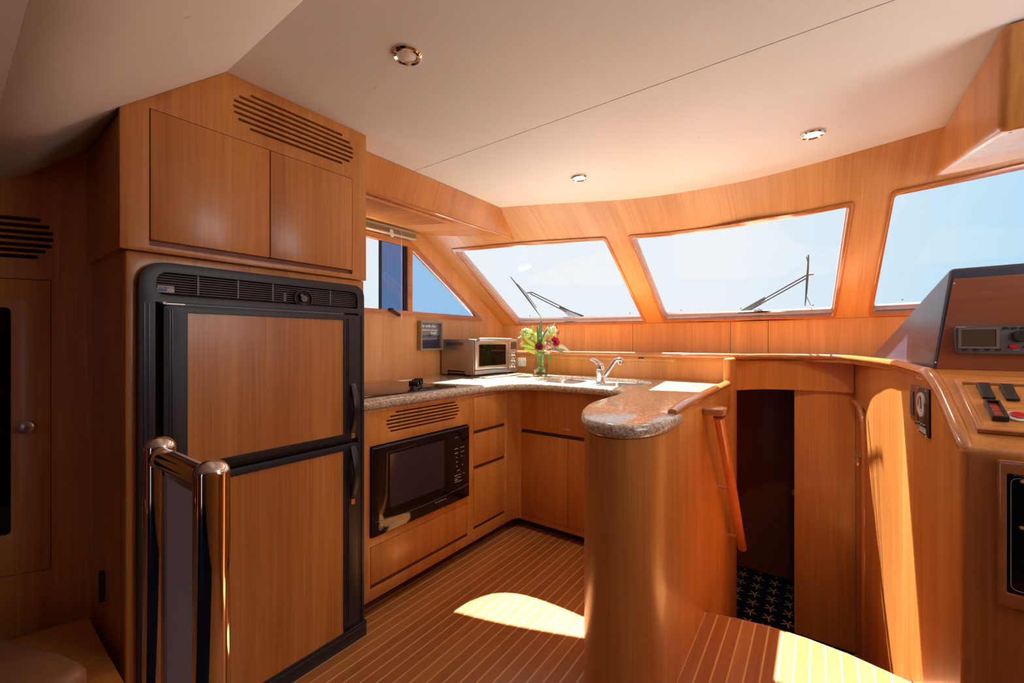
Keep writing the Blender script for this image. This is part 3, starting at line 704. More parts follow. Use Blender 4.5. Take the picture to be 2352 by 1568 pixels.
# granite worktop with the sink cut-out
GO = [(-2.315, 1.020), (-1.540, 1.020), (-1.540, 1.80)] + [(p.x, p.y) for p in spline([(x, y, 0) for x, y in ((-1.540, 1.80), (-1.528, 1.93), (-1.48, 2.04), (-1.39, 2.105), (-1.26, 2.132), (-1.08, 2.137), (-.93, 2.125))], 4)[1:]]
GO += GTs[1:] + [(-.412, 1.549), (-.412, 2.845), (-2.315, 2.845)]
SK = [(p.x, p.y) for p in spline([(x, y, 0) for x, y in ((-1.50, 2.30), (-1.36, 2.225), (-1.17, 2.205), (-1.0, 2.215), (-.87, 2.27), (-.80, 2.40), (-.815, 2.56), (-.90, 2.67), (-1.06, 2.72), (-1.25, 2.73), (-1.42, 2.70), (-1.53, 2.60), (-1.555, 2.44), (-1.50, 2.30))], 4)[:-1]]
ct = thing('worktop', 'speckled tan granite worktop running round the galley to a rounded peninsula tip', 'worktop', (-1.3, 2.2, .885))
def offs(pts, k):
    out = []; n = len(pts)
    for i in range(n):
        p = Vector(pts[i]); a = (p-Vector(pts[i-1])).normalized(); c = (Vector(pts[(i+1) % n])-p).normalized()
        na, nc = Vector((-a.y, a.x)), Vector((-c.y, c.x)); m_ = (na+nc); m_ = m_/max(.35, m_.length_squared)*2 if m_.length > 1e-6 else na
        out.append((p.x+m_.x*k, p.y+m_.y*k))
    return out
area = sum(GO[i-1][0]*GO[i][1]-GO[i][0]*GO[i-1][1] for i in range(len(GO))); sg = 1 if area > 0 else -1
b = MB(); rr_ = .0225; lay = []
for a in range(-90, 91, 18):
    lay.append([(x, y, .9075+rr_*math.sin(R(a))) for x, y in offs(GO, sg*rr_*.8*(1-math.cos(R(a))))])
n = len(GO)
for k in range(len(lay)-1): b.add(lay[k]+lay[k+1], [(i, (i+1) % n, n+(i+1) % n, n+i) for i in range(n)])
inn = offs(GO, sg*rr_*.8)
holed(b, inn, [SK], lambda a, c, d: Vector((a, c, .93)), 0); holed(b, inn, [SK], lambda a, c, d: Vector((a, c, .885)), 0)
b.add([(x, y, .93) for x, y in SK]+[(x, y, .885) for x, y in SK], [(i, (i+1) % len(SK), len(SK)+(i+1) % len(SK), len(SK)+i) for i in range(len(SK))])
b.build('slab', M['granite'], ct, 0, 2, 50)
# sink
sk = thing('sink', 'stainless steel double bowl sink set under the granite', 'sink', (-1.17, 2.45, .7))
def bowl(c, sx, sy, n=36, p=3.2):
    mb = MB(); vs = []
    rings = [(1.03, .9085), (1.0, .9085), (.985, .895), (.96, .80), (.93, .74), (.80, .715), (.4, .708), (.12, .706)]
    for k, z in rings:
        for j in range(n):
            a = 2*math.pi*j/n; ca, sa = math.cos(a), math.sin(a)
            vs.append((c[0]+sx*k*abs(ca)**(2/p)*(1 if ca > 0 else -1), c[1]+sy*k*abs(sa)**(2/p)*(1 if sa > 0 else -1), z))
    fs = [(i*n+j, i*n+(j+1) % n, (i+1)*n+(j+1) % n, (i+1)*n+j) for i in range(len(rings)-1) for j in range(n)] + [tuple(range((len(rings)-1)*n, len(rings)*n))]
    return mb.add(vs, fs)
C1, C2 = (-1.395, 2.47), (-.975, 2.455)
bowl(C1, .130, .215).build('bowl', M['sink'], sk); bowl(C2, .145, .215).build('bowl', M['sink'], sk)
def ell(c, sx, sy, k=1.0, n=36, p=3.2):
    return [(c[0]+sx*k*abs(math.cos(2*math.pi*j/n))**(2/p)*(1 if math.cos(2*math.pi*j/n) > 0 else -1), c[1]+sy*k*abs(math.sin(2*math.pi*j/n))**(2/p)*(1 if math.sin(2*math.pi*j/n) > 0 else -1)) for j in range(n)]
b = MB(); holed(b, SK, [ell(C1, .130, .215, 1.01), ell(C2, .145, .215, 1.01)], lambda a, c, d: Vector((a, c, .908-d)), .002); b.build('deck', M['sink'], sk)
for c in (C1, C2):
    b = MB(); b.lathe([(.04, .709), (.038, .713), (.03, .713), (.028, .709), (0, .709)], (c[0], c[1], 0), n=20); b.build('drain', M['chrome'], sk)
b = MB()
for i in range(5): b.box((-.93+i*.018, C2[1]+.205, .868), (-.92+i*.018, C2[1]+.208, .880))
b.build('overflow_slots', M['gap'], sk)
# faucet
fb = Vector((-1.185, 2.60, .885)); fpx = onZ(1383, 880, .885)
FC = Vector((-1.163, 2.585, .908))
rgt = Vector((CT, ST, 0)); 
fa = thing('faucet', 'chrome single lever faucet between the two sink bowls', 'faucet', FC)
b = MB(); b.lathe([(.034, 0), (.034, .006), (.028, .010), (.0275, .045), (.027, .078), (.029, .085), (.029, .102), (.022, .122), (.008, .130), (0, .131)], FC, n=24); b.build('body', M['chrome'], fa)
sd = Vector((.93, .36, 0)).normalized()
sp = [FC + sd*a + Vector((0, 0, z)) for a, z in ((.012, .028), (.038, .060), (.066, .104), (.090, .140), (.104, .152), (.128, .155), (.140, .149))]
b = MB(); b.tube(sp, [.016, .0155, .015, .0145, .015, .0165, .015], 14); b.build('spout', M['chrome'], fa)
b = MB(); b.lathe([(.015, 0), (.015, -.026), (.011, -.028), (0, -.028)], sp[-2] + Vector((0, 0, -.004)), n=18); b.build('aerator', M['steel_side'], fa)
b = MB(); lv = [FC + sd*a + Vector((0, 0, z)) for a, z in ((.006, .108), (-.012, .128), (-.035, .146), (-.055, .155), (-.066, .154))]
b.tube(lv, [.023, .021, .018, .015, .008], 12, flat=.75); b.build('lever', M['chrome'], fa)

# cooktop
ck = thing('cooktop', 'black glass cooktop set into the port granite worktop', 'cooktop', (-1.88, 1.4, .93))
b = MB(); b.prism([(x, y, .9305) for x, y in rrect(-2.16, 1.06, -1.605, 1.690, .012)], (0, 0, .006)); b.build('glass_top', M['gloss_black'], ck, .0015)
for x, y in ((-1.655, 1.425), (-1.71, 1.492), (-1.765, 1.555)):
    b = MB(); b.lathe([(.021, .9366), (.020, .950), (.018, .955), (0, .955)], (x, y, 0), n=20); k = b.build('knob', M['black'], ck)
    b = MB(); b.obox((x, y, .966), (.024, .009, 0), (-.0018, .005, 0), (0, 0, .014)); b.build('knob_grip', M['gloss_black'], k, .0015)

# microwave
mw = thing('microwave', 'black built-in microwave oven in the port cabinet', 'microwave', (-1.8, 1.4, MWZ0))
b = MB(); b.box((-1.95, MWY0+.02, MWZ0+.02), (-1.552, MWY1-.02, MWZ1-.02)); b.build('body', M['black'], mw)
b = MB(); wy0, wy1 = by(892, 1100)[0], by(1016, 1100)[0]; wz0, wz1 = .437, .676
holed(b, [(MWY0, MWZ0), (MWY1, MWZ0), (MWY1, MWZ1), (MWY0, MWZ1)], [[(wy0, wz0), (wy1, wz0), (wy1, wz1), (wy0, wz1)]], PX(-1.545), .014)
b.build('front', M['gloss_black'], mw, .003)
b = MB(); b.box((-1.554, wy0, wz0), (-1.547, wy1, wz1)); b.build('door_window', M['mwglass'], mw)
b = MB(); n = 14
for (dz, r_, a0, a1) in ((0, .0011, MWY0+.012, MWY1-.012), (-.006, .0009, MWY1-.085, MWY1-.012)):
    cv = lambda y: .400 + .020*((y-(MWY0+MWY1)/2)/.3)**2 if False else .400 - .018*(1-((y-(MWY0+MWY1)/2)/.3)**2) + .012*(y-MWY0)
    b.tube([(-1.5445, a0+(a1-a0)*i/n, cv(a0+(a1-a0)*i/n)+dz) for i in range(n+1)], r_, 6)
b.build('trim_line', M['dial_grey'], mw)
b = MB(); b.box((-1.5455, MWY0+.004, MWZ1-.007), (-1.5435, MWY1-.004, MWZ1-.004)); b.build('top_strip', M['dial_grey'], mw)
yc = MWY1-.115
lab = M['lgrey']
for r_, cells in enumerate(((.0, .045, .062), (.0, .045, .062), (.01, .05), (.012,), (.012, .055), (.02, .03), (.0, .02, .035, .065), (.0,))):
    for c in cells:
        w_ = .024 if c == 0 else .010
        MB().box((-1.5452, yc+c, .612-r_*.0235), (-1.5444, yc+c+w_, .6155-r_*.0235)).build('keypad_mark', lab, mw)
for z_, w_, h_ in ((.672, .03, .0015), (.437, .052, .0025), (.4575, .048, .0025)): MB().box((-1.5452, yc, z_), (-1.5444, yc+w_, z_+h_)).build('keypad_mark', lab, mw)
text('model_lettering', 'Convection/Microwave', .0085, (-1.5444, MWY0+.36, .372), (0, 1, 0), (0, 0, 1), lab, mw, ext=.0002)
text('brand_lettering', 'Profile', .022, (-1.5444, MWY0+.062, .362), (0, 1, 0), (0, 0, 1), lab, mw, ext=.0002, shear=.3)
b = MB(); c = Vector((-1.5444, MWY0+.042, .368)); b.tube([c + Vector((0, .0115*math.cos(R(a)), .0115*math.sin(R(a)))) for a in range(0, 360, 24)], .0010, 5, closed=True)
lg = b.build('logo_roundel', lab, mw)
text('logo_letters', 'GE', .013, c + Vector((0, -.008, -.005)), (0, 1, 0), (0, 0, 1), lab, lg, ext=.0002, shear=.2)

# toaster oven
X0, X1, Y0, Y1, Z0, Z1 = -2.275, -1.955, 2.225, 2.745, .952, 1.196
ov = thing('toaster_oven', 'stainless steel toaster oven with glass door in the forward corner of the worktop', 'toaster oven', (-2.1, 2.5, .93))
b = MB(); b.prism([(X0, Y0, Z0-.012), (X0+.06, Y0, Z0-.012), (X0+.065, Y0, Z0+.018), (X1-.09, Y0, Z0+.016), (X1-.075, Y0, Z0-.01), (X1, Y0, Z0-.01), (X1, Y0, Z1), (X0, Y0, Z1)], (0, .006, 0))
b.box((X0, Y0+.006, Z0), (X0+.008, Y1, Z1)); b.box((X0, Y0+.006, Z1-.006), (X1, Y1, Z1)); b.box((X0, Y0+.006, Z0), (X1-.03, Y1, Z0+.006)); b.box((X0, Y1-.10, Z0), (X1-.01, Y1, Z1))
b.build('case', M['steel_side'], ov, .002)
b = MB()
for i in range(20): b.box((X0+.05+i*.0085, Y0-.0012, Z1-.045), (X0+.0535+i*.0085, Y0+.0002, Z1-.022))
b.build('side_vents', M['gap'], ov)
b = MB(); gy0, gy1 = Y0+.045, Y0+.365; gz0_, gz1_ = Z0+.052, Z1-.038
holed(b, [(Y0+.006, Z0+.024), (Y0+.405, Z0+.024), (Y0+.405, Z1-.006), (Y0+.006, Z1-.006)], [[(gy0, gz0_), (gy1, gz0_), (gy1, gz1_), (gy0, gz1_)]], lambda a, c, d: Vector((X1+.012-d, a, c)), .014)
dr = b.build('door', M['steel'], ov, .003)
b = MB(); b.box((X1, gy0, gz0_), (X1+.004, gy1, gz1_)); b.build('door_glass', M['cab_glass'], dr)
b = MB(); b.tube([(X1+.038, Y0+.012, Z1-.002), (X1+.04, Y0+.12, Z1), (X1+.04, Y0+.28, Z1), (X1+.038, Y0+.40, Z1-.002)], .010, 14)
for y in (Y0+.018, Y0+.394): b.obox((X1+.022, y, Z1-.010), (.018, 0, .006), (0, .007, 0), (-.003, 0, .007))
b.build('handle', M['steel'], dr, .001)
b = MB(); b.box((X1-.004, Y0+.004, Z0-.008), (X1+.010, Y1-.002, Z0+.021)); b.box((X1-.004, Y0+.409, Z0+.021), (X1+.010, Y1-.002, Z1-.002)); b.build('front_panel', M['steel'], ov, .002)
b = MB(); b.box((X1+.010, Y0+.425, Z1-.075), (X1+.012, Y1-.02, Z1-.02)); b.build('display', M['screen'], ov)
for z in (Z0+.13, Z0+.085, Z0+.04):
    b = MB(); b.lathe([(.019, 0), (.018, .016), (.015, .019), (0, .019)], (X1+.010, Y0+.464, z), (1, 0, 0), 22); k = b.build('knob', M['chrome'], ov)
    b = MB(); b.box((X1+.029, Y0+.463, z), (X1+.0298, Y0+.465, z+.014)); b.build('knob_mark', M['gap'], k)
b = MB()
for z in (Z0+.115, Z0+.175):
    b.tube([(X1-.01, gy0-.01, z), (X1-.01, gy1+.01, z)], .002, 6); b.tube([(X0+.04, gy0-.01, z), (X0+.04, gy1+.01, z)], .002, 6)
    for i in range(16): y = gy0+i*.0205; b.tube([(X0+.04, y, z), (X1-.01, y, z)], .0011, 5)
b.build('rack', M['steel'], ov)
for x, y in ((X0+.03, Y0+.03), (X1-.02, Y0+.02), (X0+.03, Y1-.03), (X1-.02, Y1-.05)):
    b = MB(); b.box((x-.014, y-.014, .9305), (x+.014, y+.014, Z0+.004)); b.build('foot', M['grey'], ov, .002)
b = MB(); b.prism([(x, y, .9305) for x, y in rrect(-1.97+.0, 2.19, -1.80, 2.62, .01)], (0, 0, .005))
tag(b.build('drip_tray', mat('bronze_tray', (.30, .22, .16), .35, metal=.6), None, .001), 'thin flat tray lying in front of the toaster oven', 'tray')

# picture with lettering
pf = thing('picture_frame', 'small framed slate print with white script on the port wall beside the toaster oven', 'picture', (XP+.02, 2.12, 1.12))
a0, a1, c0, c1 = 2.012, 2.226, 1.118, 1.326
b = MB(); ring(b, [(a0, c0), (a1, c0), (a1, c1), (a0, c1)], [(a0+.012, c0+.012), (a1-.012, c0+.012), (a1-.012, c1-.012), (a0+.012, c1-.012)], PX(XP+.042), .041); b.build('frame', M['frame'], pf, .001)
b = MB(); b.box((XP+.012, a0+.012, c0+.012), (XP+.016, a1-.012, (c0+c1)/2+.005)); b.build('print', M['board'], pf)
b = MB(); b.box((XP+.012, a0+.012, (c0+c1)/2+.005), (XP+.016, a1-.012, c1-.012)); pb = b.build('print_sky', M['board_top'], pf)
for s, y, z, sz in (('Be with the', a0+.020, c1-.043, .030), ('someone that makes you', a0+.020, c1-.067, .0158), ('laugh', a0+.112, c1-.092, .029)):
    text('lettering', s, sz, (XP+.0165, y, z), (0, 1, 0), (0, -.1, 1), M['white_mark'], pb, ext=.0002, shear=.35, off=.0004)
b = MB(); q = Vector((XP+.0165, a0+.10, c1-.105))
for o_, h in ((-.009, .012), (.004, .015), (.010, .010)):
    b.prism([q+Vector((0, o_-.003, 0)), q+Vector((0, o_+.003, 0)), q+Vector((0, o_+.002, h)), q+Vector((0, o_-.002, h))], (.0003, 0, 0))
b.prism([q+Vector((0, -.018, -.002)), q+Vector((0, .016, -.002)), q+Vector((0, .014, .002)), q+Vector((0, -.015, .002))], (.0003, 0, 0)); b.build('silhouette', M['gloss_black'], pb)

# power outlet
qa = onY(1191, 820, 2.826); qb = onY(1206, 842, 2.826); oz0, oz1 = qb.z, qa.z
oc = (qa.x+.036, (oz0+oz1)/2)
po = thing('power_outlet', 'cream rectangular power outlet on the backsplash between oven and vase', 'outlet', (oc[0], 2.826, oc[1]))
b = MB(); b.box((oc[0]-.040, 2.823, oc[1]-.036), (oc[0]+.040, 2.83, oc[1]+.036)); b.build('cover_plate', M['white'], po, .002)
for dx in (-.02, .02):
    b = MB()
    for dz in (-.006, .006): b.box((oc[0]+dx-.006, 2.8222, oc[1]+dz-.0014), (oc[0]+dx+.002, 2.8235, oc[1]+dz+.0014))
    b.lathe([(.0025, 0), (.0025, .001), (0, .001)], (oc[0]+dx+.008, 2.8235, oc[1]), (0, -1, 0), 10)
    b.build('socket', M['gap'], po)

# ------------------------------------------------------------------ vase and flowers
VC = Vector((-1.70, 2.70, .9305))
pl = MB(); pl.lathe([(.0, 0), (.075, 0), (.085, .004), (.083, .005), (.073, .0025), (0, .0025)], VC, n=32)
tag(pl.build('glass_saucer', M['clear']), 'clear glass saucer under the flower vase', 'saucer')
VZ = .9335
vz = thing('flower_vase', 'clear glass vase half full of water beside the power outlet', 'vase', (VC.x, VC.y, VZ))
b = MB(); b.lathe([(0, 0), (.040, 0), (.046, .004), (.056, .030), (.058, .060), (.055, .085), (.049, .115), (.050, .150), (.052, .157), (.049, .157), (.047, .150), (.046, .115), (.052, .085), (.055, .060), (.053, .030), (.043, .008), (0, .008)], (VC.x, VC.y, VZ), n=32)
b.build('vase_glass', M['clear'], vz)
b = MB(); b.lathe([(0, .0085), (.0425, .0085), (.052, .031), (.0535, .06), (.051, .084), (0, .084)], (VC.x, VC.y, VZ), n=28); b.build('water', M['water'], vz)
fm = {}
for k, c in dict(stem=(.22, .36, .08), leaf=(.10, .24, .06), leaf_bright=(.42, .62, .06), leaf_blue=(.14, .27, .22), leaf_dry=(.55, .58, .52), wine=(.22, .012, .03), crimson=(.55, .02, .06), coral=(.85, .16, .10), pink=(.78, .38, .38), blush=(.85, .55, .45), lime=(.52, .70, .20), cream=(.85, .80, .55), peach=(.72, .40, .28), eye=(.04, .01, .015)).items():
    m_ = mat('flower_'+k, c, .5, spec=.3); bb = m_.node_tree.nodes['Principled BSDF']; bb.inputs['Subsurface Weight'].default_value = .0
    fm[k] = m_
def fp(x, y, dd=0):
    """point by the bouquet, dd metres nearer the camera than the vase"""
    d = ray(x, y); t = (VC.dot(Vector((-ST, CT, 0))) - dd); return O + d*t
def stem_to(P, mb=None, r=.0022, base=None, dx=0):
    mb = mb or MB(); a = random.uniform(0, 6.28); rb = random.uniform(.005, .03)
    B0 = Vector((VC.x+rb*math.cos(a), VC.y+rb*math.sin(a), VZ+.012)); N_ = Vector((VC.x-rb*.9*math.cos(a)+.25*(P.x-VC.x), VC.y-rb*.9*math.sin(a)+.25*(P.y-VC.y), VZ+.16))
    k = (N_-VC); k.z = 0
    if k.length > .038: N_ = Vector((VC.x, VC.y, N_.z)) + k.normalized()*.038
    mb.tube(spline([B0, N_, N_.lerp(P, .55)+Vector((0, 0, .008)), P], 5), r, 6); return mb
def petal(mb, c, dirv, up, L, Wd, curl=.3, n=5):
    dirv = dirv.normalized(); sd_ = dirv.cross(up).normalized(); nn = sd_.cross(dirv)
    rows = []
    for i in range(n+1):
        t = i/n; w_ = Wd*math.sin(math.pi*min(.97, .12+t*.85))**.8; p = c + dirv*(L*t) + nn*(curl*L*t*t)
        rows.append([p - sd_*w_ + nn*w_*.25, p, p + sd_*w_ + nn*w_*.25])
    vs = [q for r_ in rows for q in r_]; fs = []
    for i in range(n):
        for j in range(2): fs.append((i*3+j, i*3+j+1, (i+1)*3+j+1, (i+1)*3+j))
    mb.add(vs, fs)
tocam = Vector((ST, -CT, 0))
def ranunculus(P, rad, col, label, face=None):
    face = (face or (tocam + Vector((0, 0, .4)))).normalized()
    t = thing('ranunculus', label, 'flower', P, 'flowers and leaves in the glass vase')
    stem_to(P - face*rad*.4).build('stem', fm['stem'], t)
    u = face.orthogonal().normalized(); v = face.cross(u); mb = MB()
    for ringi, (n, rr, cup) in enumerate(((7, 1.0, .25), (7, .85, .6), (6, .65, 1.0), (5, .42, 1.5))):
        for k in range(n):
            a = 2*math.pi*(k+.5*ringi)/n+random.uniform(-.15, .15); d = u*math.cos(a)+v*math.sin(a)
            petal(mb, P - face*rad*.35 + d*rad*.12*ringi*.3, (d + face*cup*.7), face, rad*rr*1.15, rad*.72, .35)
    mb.build('petals', fm[col], t, solid=.0006)
    e = MB(); e.lathe([(0, .0), (rad*.30, 0), (rad*.28, rad*.14), (rad*.12, rad*.22), (0, rad*.22)], P - face*rad*.05, face, 14); e.build('flower_centre', fm['eye'], t)
ranunculus(fp(1238, 796, .055), .029, 'wine', 'dark wine-red ranunculus bloom at the front centre of the bouquet')
ranunculus(fp(1275, 785, .03), .034, 'crimson', 'largest crimson ranunculus bloom on the right of the bouquet', (tocam*.7 + Vector((.5, 0, .3))))
ranunculus(fp(1281, 764, .0), .026, 'coral', 'coral red ranunculus bloom at the upper right of the bouquet', (tocam*.4 + Vector((.8, .3, .5))))
def blob_flower(P, rad, cols, label, name='hydrangea', n=70, sq=1.0):
    t = thing(name, label, 'flower', P, 'flowers and leaves in the glass vase'); stem_to(P).build('stem', fm['stem'], t)
    for ci, col in enumerate(cols):
        mb = MB()
        for k in range(n//len(cols)):
            d = Vector((random.gauss(0, 1), random.gauss(0, 1), random.gauss(.3, 1)*sq)).normalized(); c = P + Vector((d.x*rad, d.y*rad, d.z*rad*sq))*random.uniform(.55, 1.0)
            u = d.orthogonal().normalized(); v = d.cross(u)
            for q in range(4):
                a = q*math.pi/2+k; petal(mb, c, u*math.cos(a)+v*math.sin(a)+d*.35, d, rad*.30, rad*.15, .1, 2)
        mb.build('blossoms', fm[col], t, solid=.0004)
blob_flower(fp(1211, 766, .02), .050, ['lime', 'lime', 'cream'], 'lime green hydrangea head at the upper left of the bouquet', n=110, sq=.75)
blob_flower(fp(1266, 764, -.01), .048, ['cream', 'lime'], 'pale cream and yellow hydrangea head below the tall right leaf', n=100)
blob_flower(fp(1259, 798, .035), .050, ['peach', 'cream', 'pink'], 'dusty pink and green blossom cluster between the two dark ranunculus', 'blossom_cluster', n=100, sq=1.1)
blob_flower(fp(1240, 774, -.02), .042, ['cream', 'lime'], 'small cream blossom cluster at the heart of the bouquet', 'blossom_cluster')
def protea(P, d, col, label, L=.05):
    t = thing('alstroemeria', label, 'flower', P, 'flowers and leaves in the glass vase'); stem_to(P).build('stem', fm['stem'], t); d = d.normalized(); u = d.orthogonal().normalized(); v = d.cross(u); mb = MB(); m2 = MB()
    for k in range(9):
        a = k*.7; dd = d + (u*math.cos(a)+v*math.sin(a))*.55; petal(mb if k % 2 else m2, P, dd, d, L*random.uniform(.8, 1.1), L*.24, -.15, 5)
    mb.build('petals', fm[col], t, solid=.0006); m2.build('inner_petals', fm['lime'], t, solid=.0006)
lft = -rgt
protea(fp(1205, 775, .03), lft*1.0 + Vector((0, 0, .5)), 'pink', 'pink spiky bloom pointing left above the toaster oven handle', .055)
protea(fp(1210, 788, .04), lft*1.0 + Vector((0, 0, .05)), 'peach', 'peach and green bloom hanging at the far left of the bouquet', .06)
protea(fp(1225, 780, .05), lft*.6 + tocam*.4 + Vector((0, 0, .4)), 'blush', 'blush and green bloom at the middle left of the bouquet', .04)
protea(fp(1279, 797, .04), rgt*.6 + tocam*.5 + Vector((0, 0, -.1)), 'pink', 'soft pink bloom under the crimson ranunculus', .03)
def leafspray(pts, Ws, col, label, name='leaf_spray'):
    P = [fp(*p) for p in pts]; t = thing(name, label, 'leaf', P[0], 'flowers and leaves in the glass vase')
    stem_to(P[0]).build('stem', fm['stem'], t)
    sp_ = spline(P, 5); mb = MB(); n = len(sp_)-1; vs = []; sidev = (P[-1]-P[0]).normalized().cross(tocam).normalized()
    for i, p in enumerate(sp_):
        w_ = Ws*math.sin(math.pi*min(.985, .06+.93*i/n))**.75; vs += [p-sidev*w_+tocam*w_*.25, p, p+sidev*w_+tocam*w_*.25]
    mb.add(vs, [(i*3+j, i*3+j+1, i*3+j+4, i*3+j+3) for i in range(n) for j in range(2)]); mb.build('leaf_blade', fm[col], t, solid=.0007)
leafspray([(1232, 798, .05), (1216, 784, .06), (1200, 770, .05)], .013, 'leaf_bright', 'light green leaf reaching up and left behind the spiky pink bloom')
leafspray([(1228, 800, .06), (1212, 795, .07), (1194, 792, .06)], .012, 'leaf_bright', 'yellow-green leaf under the peach bloom at the far left')
leafspray([(1250, 800, .04), (1262, 788, .03), (1270, 776, .02)], .012, 'leaf_bright', 'short bright leaf behind the largest crimson bloom')
leafspray([(1238, 790, .02), (1241, 765, .01), (1243, 735, 0)], .014, 'leaf_blue', 'tall upright dark green leaf at the top centre of the bouquet')
leafspray([(1236, 792, .03), (1236, 770, .02), (1234, 748, .02)], .010, 'leaf', 'narrow dark green leaf just left of the tallest leaf')
leafspray([(1242, 788, .03), (1252, 766, .02), (1266, 745, .0)], .011, 'leaf_blue', 'dark green leaf leaning right of the tallest leaf')
leafspray([(1246, 782, .03), (1258, 760, .02), (1275, 742, .0)], .006, 'leaf_dry', 'thin silvery leaf curling over at the upper right of the bouquet')
leafspray([(1226, 785, .04), (1224, 765, .03), (1223, 748, .02)], .012, 'leaf_bright', 'bright yellow-green leaf standing up on the left of the bouquet')
leafspray([(1232, 805, .05), (1220, 785, .05), (1216, 772, .04)], .010, 'leaf', 'green leaf behind the wine-red bloom on the left')
leafspray([(1243, 800, .05), (1248, 785, .04), (1252, 770, .03)], .009, 'leaf_bright', 'bright green leaf rising right of the wine-red bloom')
leafspray([(1230, 812, .05), (1215, 804, .06), (1203, 800, .06)], .012, 'leaf_bright', 'broad yellow-green leaf drooping over the left vase rim')
leafspray([(1275, 798, .02), (1292, 796, .02), (1309, 809, .02)], .014, 'leaf_dry', 'pale grey-green leaf stretching right over the ledge')
leafspray([(1268, 802, .03), (1280, 804, .03), (1300, 811, .03)], .008, 'leaf_blue', 'dark narrow leaf under the pale leaf on the right')
leafspray([(1255, 812, .06), (1262, 822, .06), (1264, 832, .06)], .009, 'leaf', 'green leaf hanging outside the right side of the vase')

# ------------------------------------------------------------------ overhead soffit on the port side
so = thing('overhead_soffit', 'cherry overhead soffit box along the port side above the window', 'soffit', (-2.0, 1.5, 1.9))
S = [(-1.612, 2.018), (-1.667, 1.872), (-2.298, 1.945), (-2.298, 2.018)]
b = MB(); A_ = [Vector((x, 1.036, z)) for x, z in S]; B2 = [Vector((x, WY(x, z)+.015, z)) for x, z in S]
b.add(A_+B2, [(0, 1, 2, 3), (7, 6, 5, 4), (0, 4, 5, 1), (1, 5, 6, 2), (2, 6, 7, 3), (3, 7, 4, 0)]); b.build('box', M['wood_soffit'], so)
e0 = A_[1] + Vector((.001, 0, 0)); b = MB(); b.tube([A_[1]+Vector((-.004, 0, .003)), B2[1]+Vector((-.004, -.03, .003))], .007, 8); b.build('edge_moulding', M['trim'], so)
sn = Vector((.073, 0, .631)).normalized(); sp0 = Vector(S[1][0:1] + (0,) + S[1][1:2])
def onS(x, y, off=0): return hit(x, y, sp0 - sn*off, sn)
c1, c2, c3 = onS(866, 452), onS(1017, 506), onS(948, 521); xa, xb = c1.x, (c3.x); ya, yb = 1.045, (c2.y+c3.y)/2
def SP(x, y, off): z = S[1][1] + (S[1][0]-x)*(.073/.631); return Vector((x, y, z)) - sn*off
b = MB(); holed(b, [(xb-.02, ya), (xa+.0, ya), (xa+.0, yb), (xb-.02, yb)], [[(xb+.015, ya+.02), (xa-.035, ya+.02), (xa-.035, yb-.035), (xb+.015, yb-.035)]], lambda a, c, d: SP(a, c, .012-d), .012)
lv_ = thing('louvre_grille', 'wooden louvred air grille set in the underside of the port soffit', 'grille', (xa-.1, (ya+yb)/2, 1.88)); b.build('grille_frame', M['wood_soffit'], lv_, .002)
b = MB(); b.prism([SP(a, c, -.0005) for a, c in ((xb+.01, ya+.01), (xa-.03, ya+.01), (xa-.03, yb-.03), (xb+.01, yb-.03))], sn*-.0008); b.build('duct_backing', M['groove'], lv_)
b = MB(); x = xb+.018
while x < xa-.037:
    p0, p1 = SP(x, ya+.02, .010), SP(x, yb-.035, .010); q0_, q1_ = SP(x+.0095, yb-.035, .010), SP(x+.0095, ya+.02, .010); b.add([p0, p1, q0_, q1_, p0+sn*.004, p1+sn*.004, q0_+sn*.004, q1_+sn*.004], [(0,1,2,3), (7,6,5,4), (0,4,5,1), (1,5,6,2), (2,6,7,3), (3,7,4,0)]); x += .0150
b.build('slats', M['wood_soffit'], lv_)
# rolled blind
bl = thing('venetian_blind', 'raised tan slatted blind bunched under the soffit above the port window', 'blind', (XP+.04, 1.5, 1.9))
ye = 1.965; b = MB(); b.box((XP+.016, 1.05, 1.918), (XP+.050, ye, 1.936)); b.build('head_rail', M['blind'], bl, .002)
b = MB()
for i in range(6): b.box((XP+.018, 1.05, 1.8905+i*.0045), (XP+.050, ye-.004, 1.8925+i*.0045))
b.build('slat_stack', M['blind'], bl)
b = MB(); b.box((XP+.016, 1.05, 1.880), (XP+.052, ye-.004, 1.889)); b.build('bottom_rail', mat('pale_tan', (.62, .50, .34), .45), bl, .002)
qc = onX(922, 560, XP+.06); b = MB(); zt_ = 1.915; zb2 = onX(922, 722, XP+.06).z
b.tube([(XP+.06, qc.y, zt_), (XP+.06, qc.y, zb2)], .0016, 6); cd = b.build('pull_cord', M['cord'], bl)
b = MB(); b.lathe([(.003, .0), (.006, -.02), (.005, -.035), (0, -.036)], (XP+.06, qc.y, zb2), n=10); b.build('cord_tassel', M['cord'], cd)
qk = onX(900, 535, XP+.065); b = MB()
for k in range(5): b.tube([qk + Vector((random.uniform(-.004, .004), .010*math.cos(a*.7+k), .022*math.sin(a*.5+k*1.3))) for a in range(0, 12)], .0022, 5)
b.build('cord_bundle', M['white_mark'], bl)

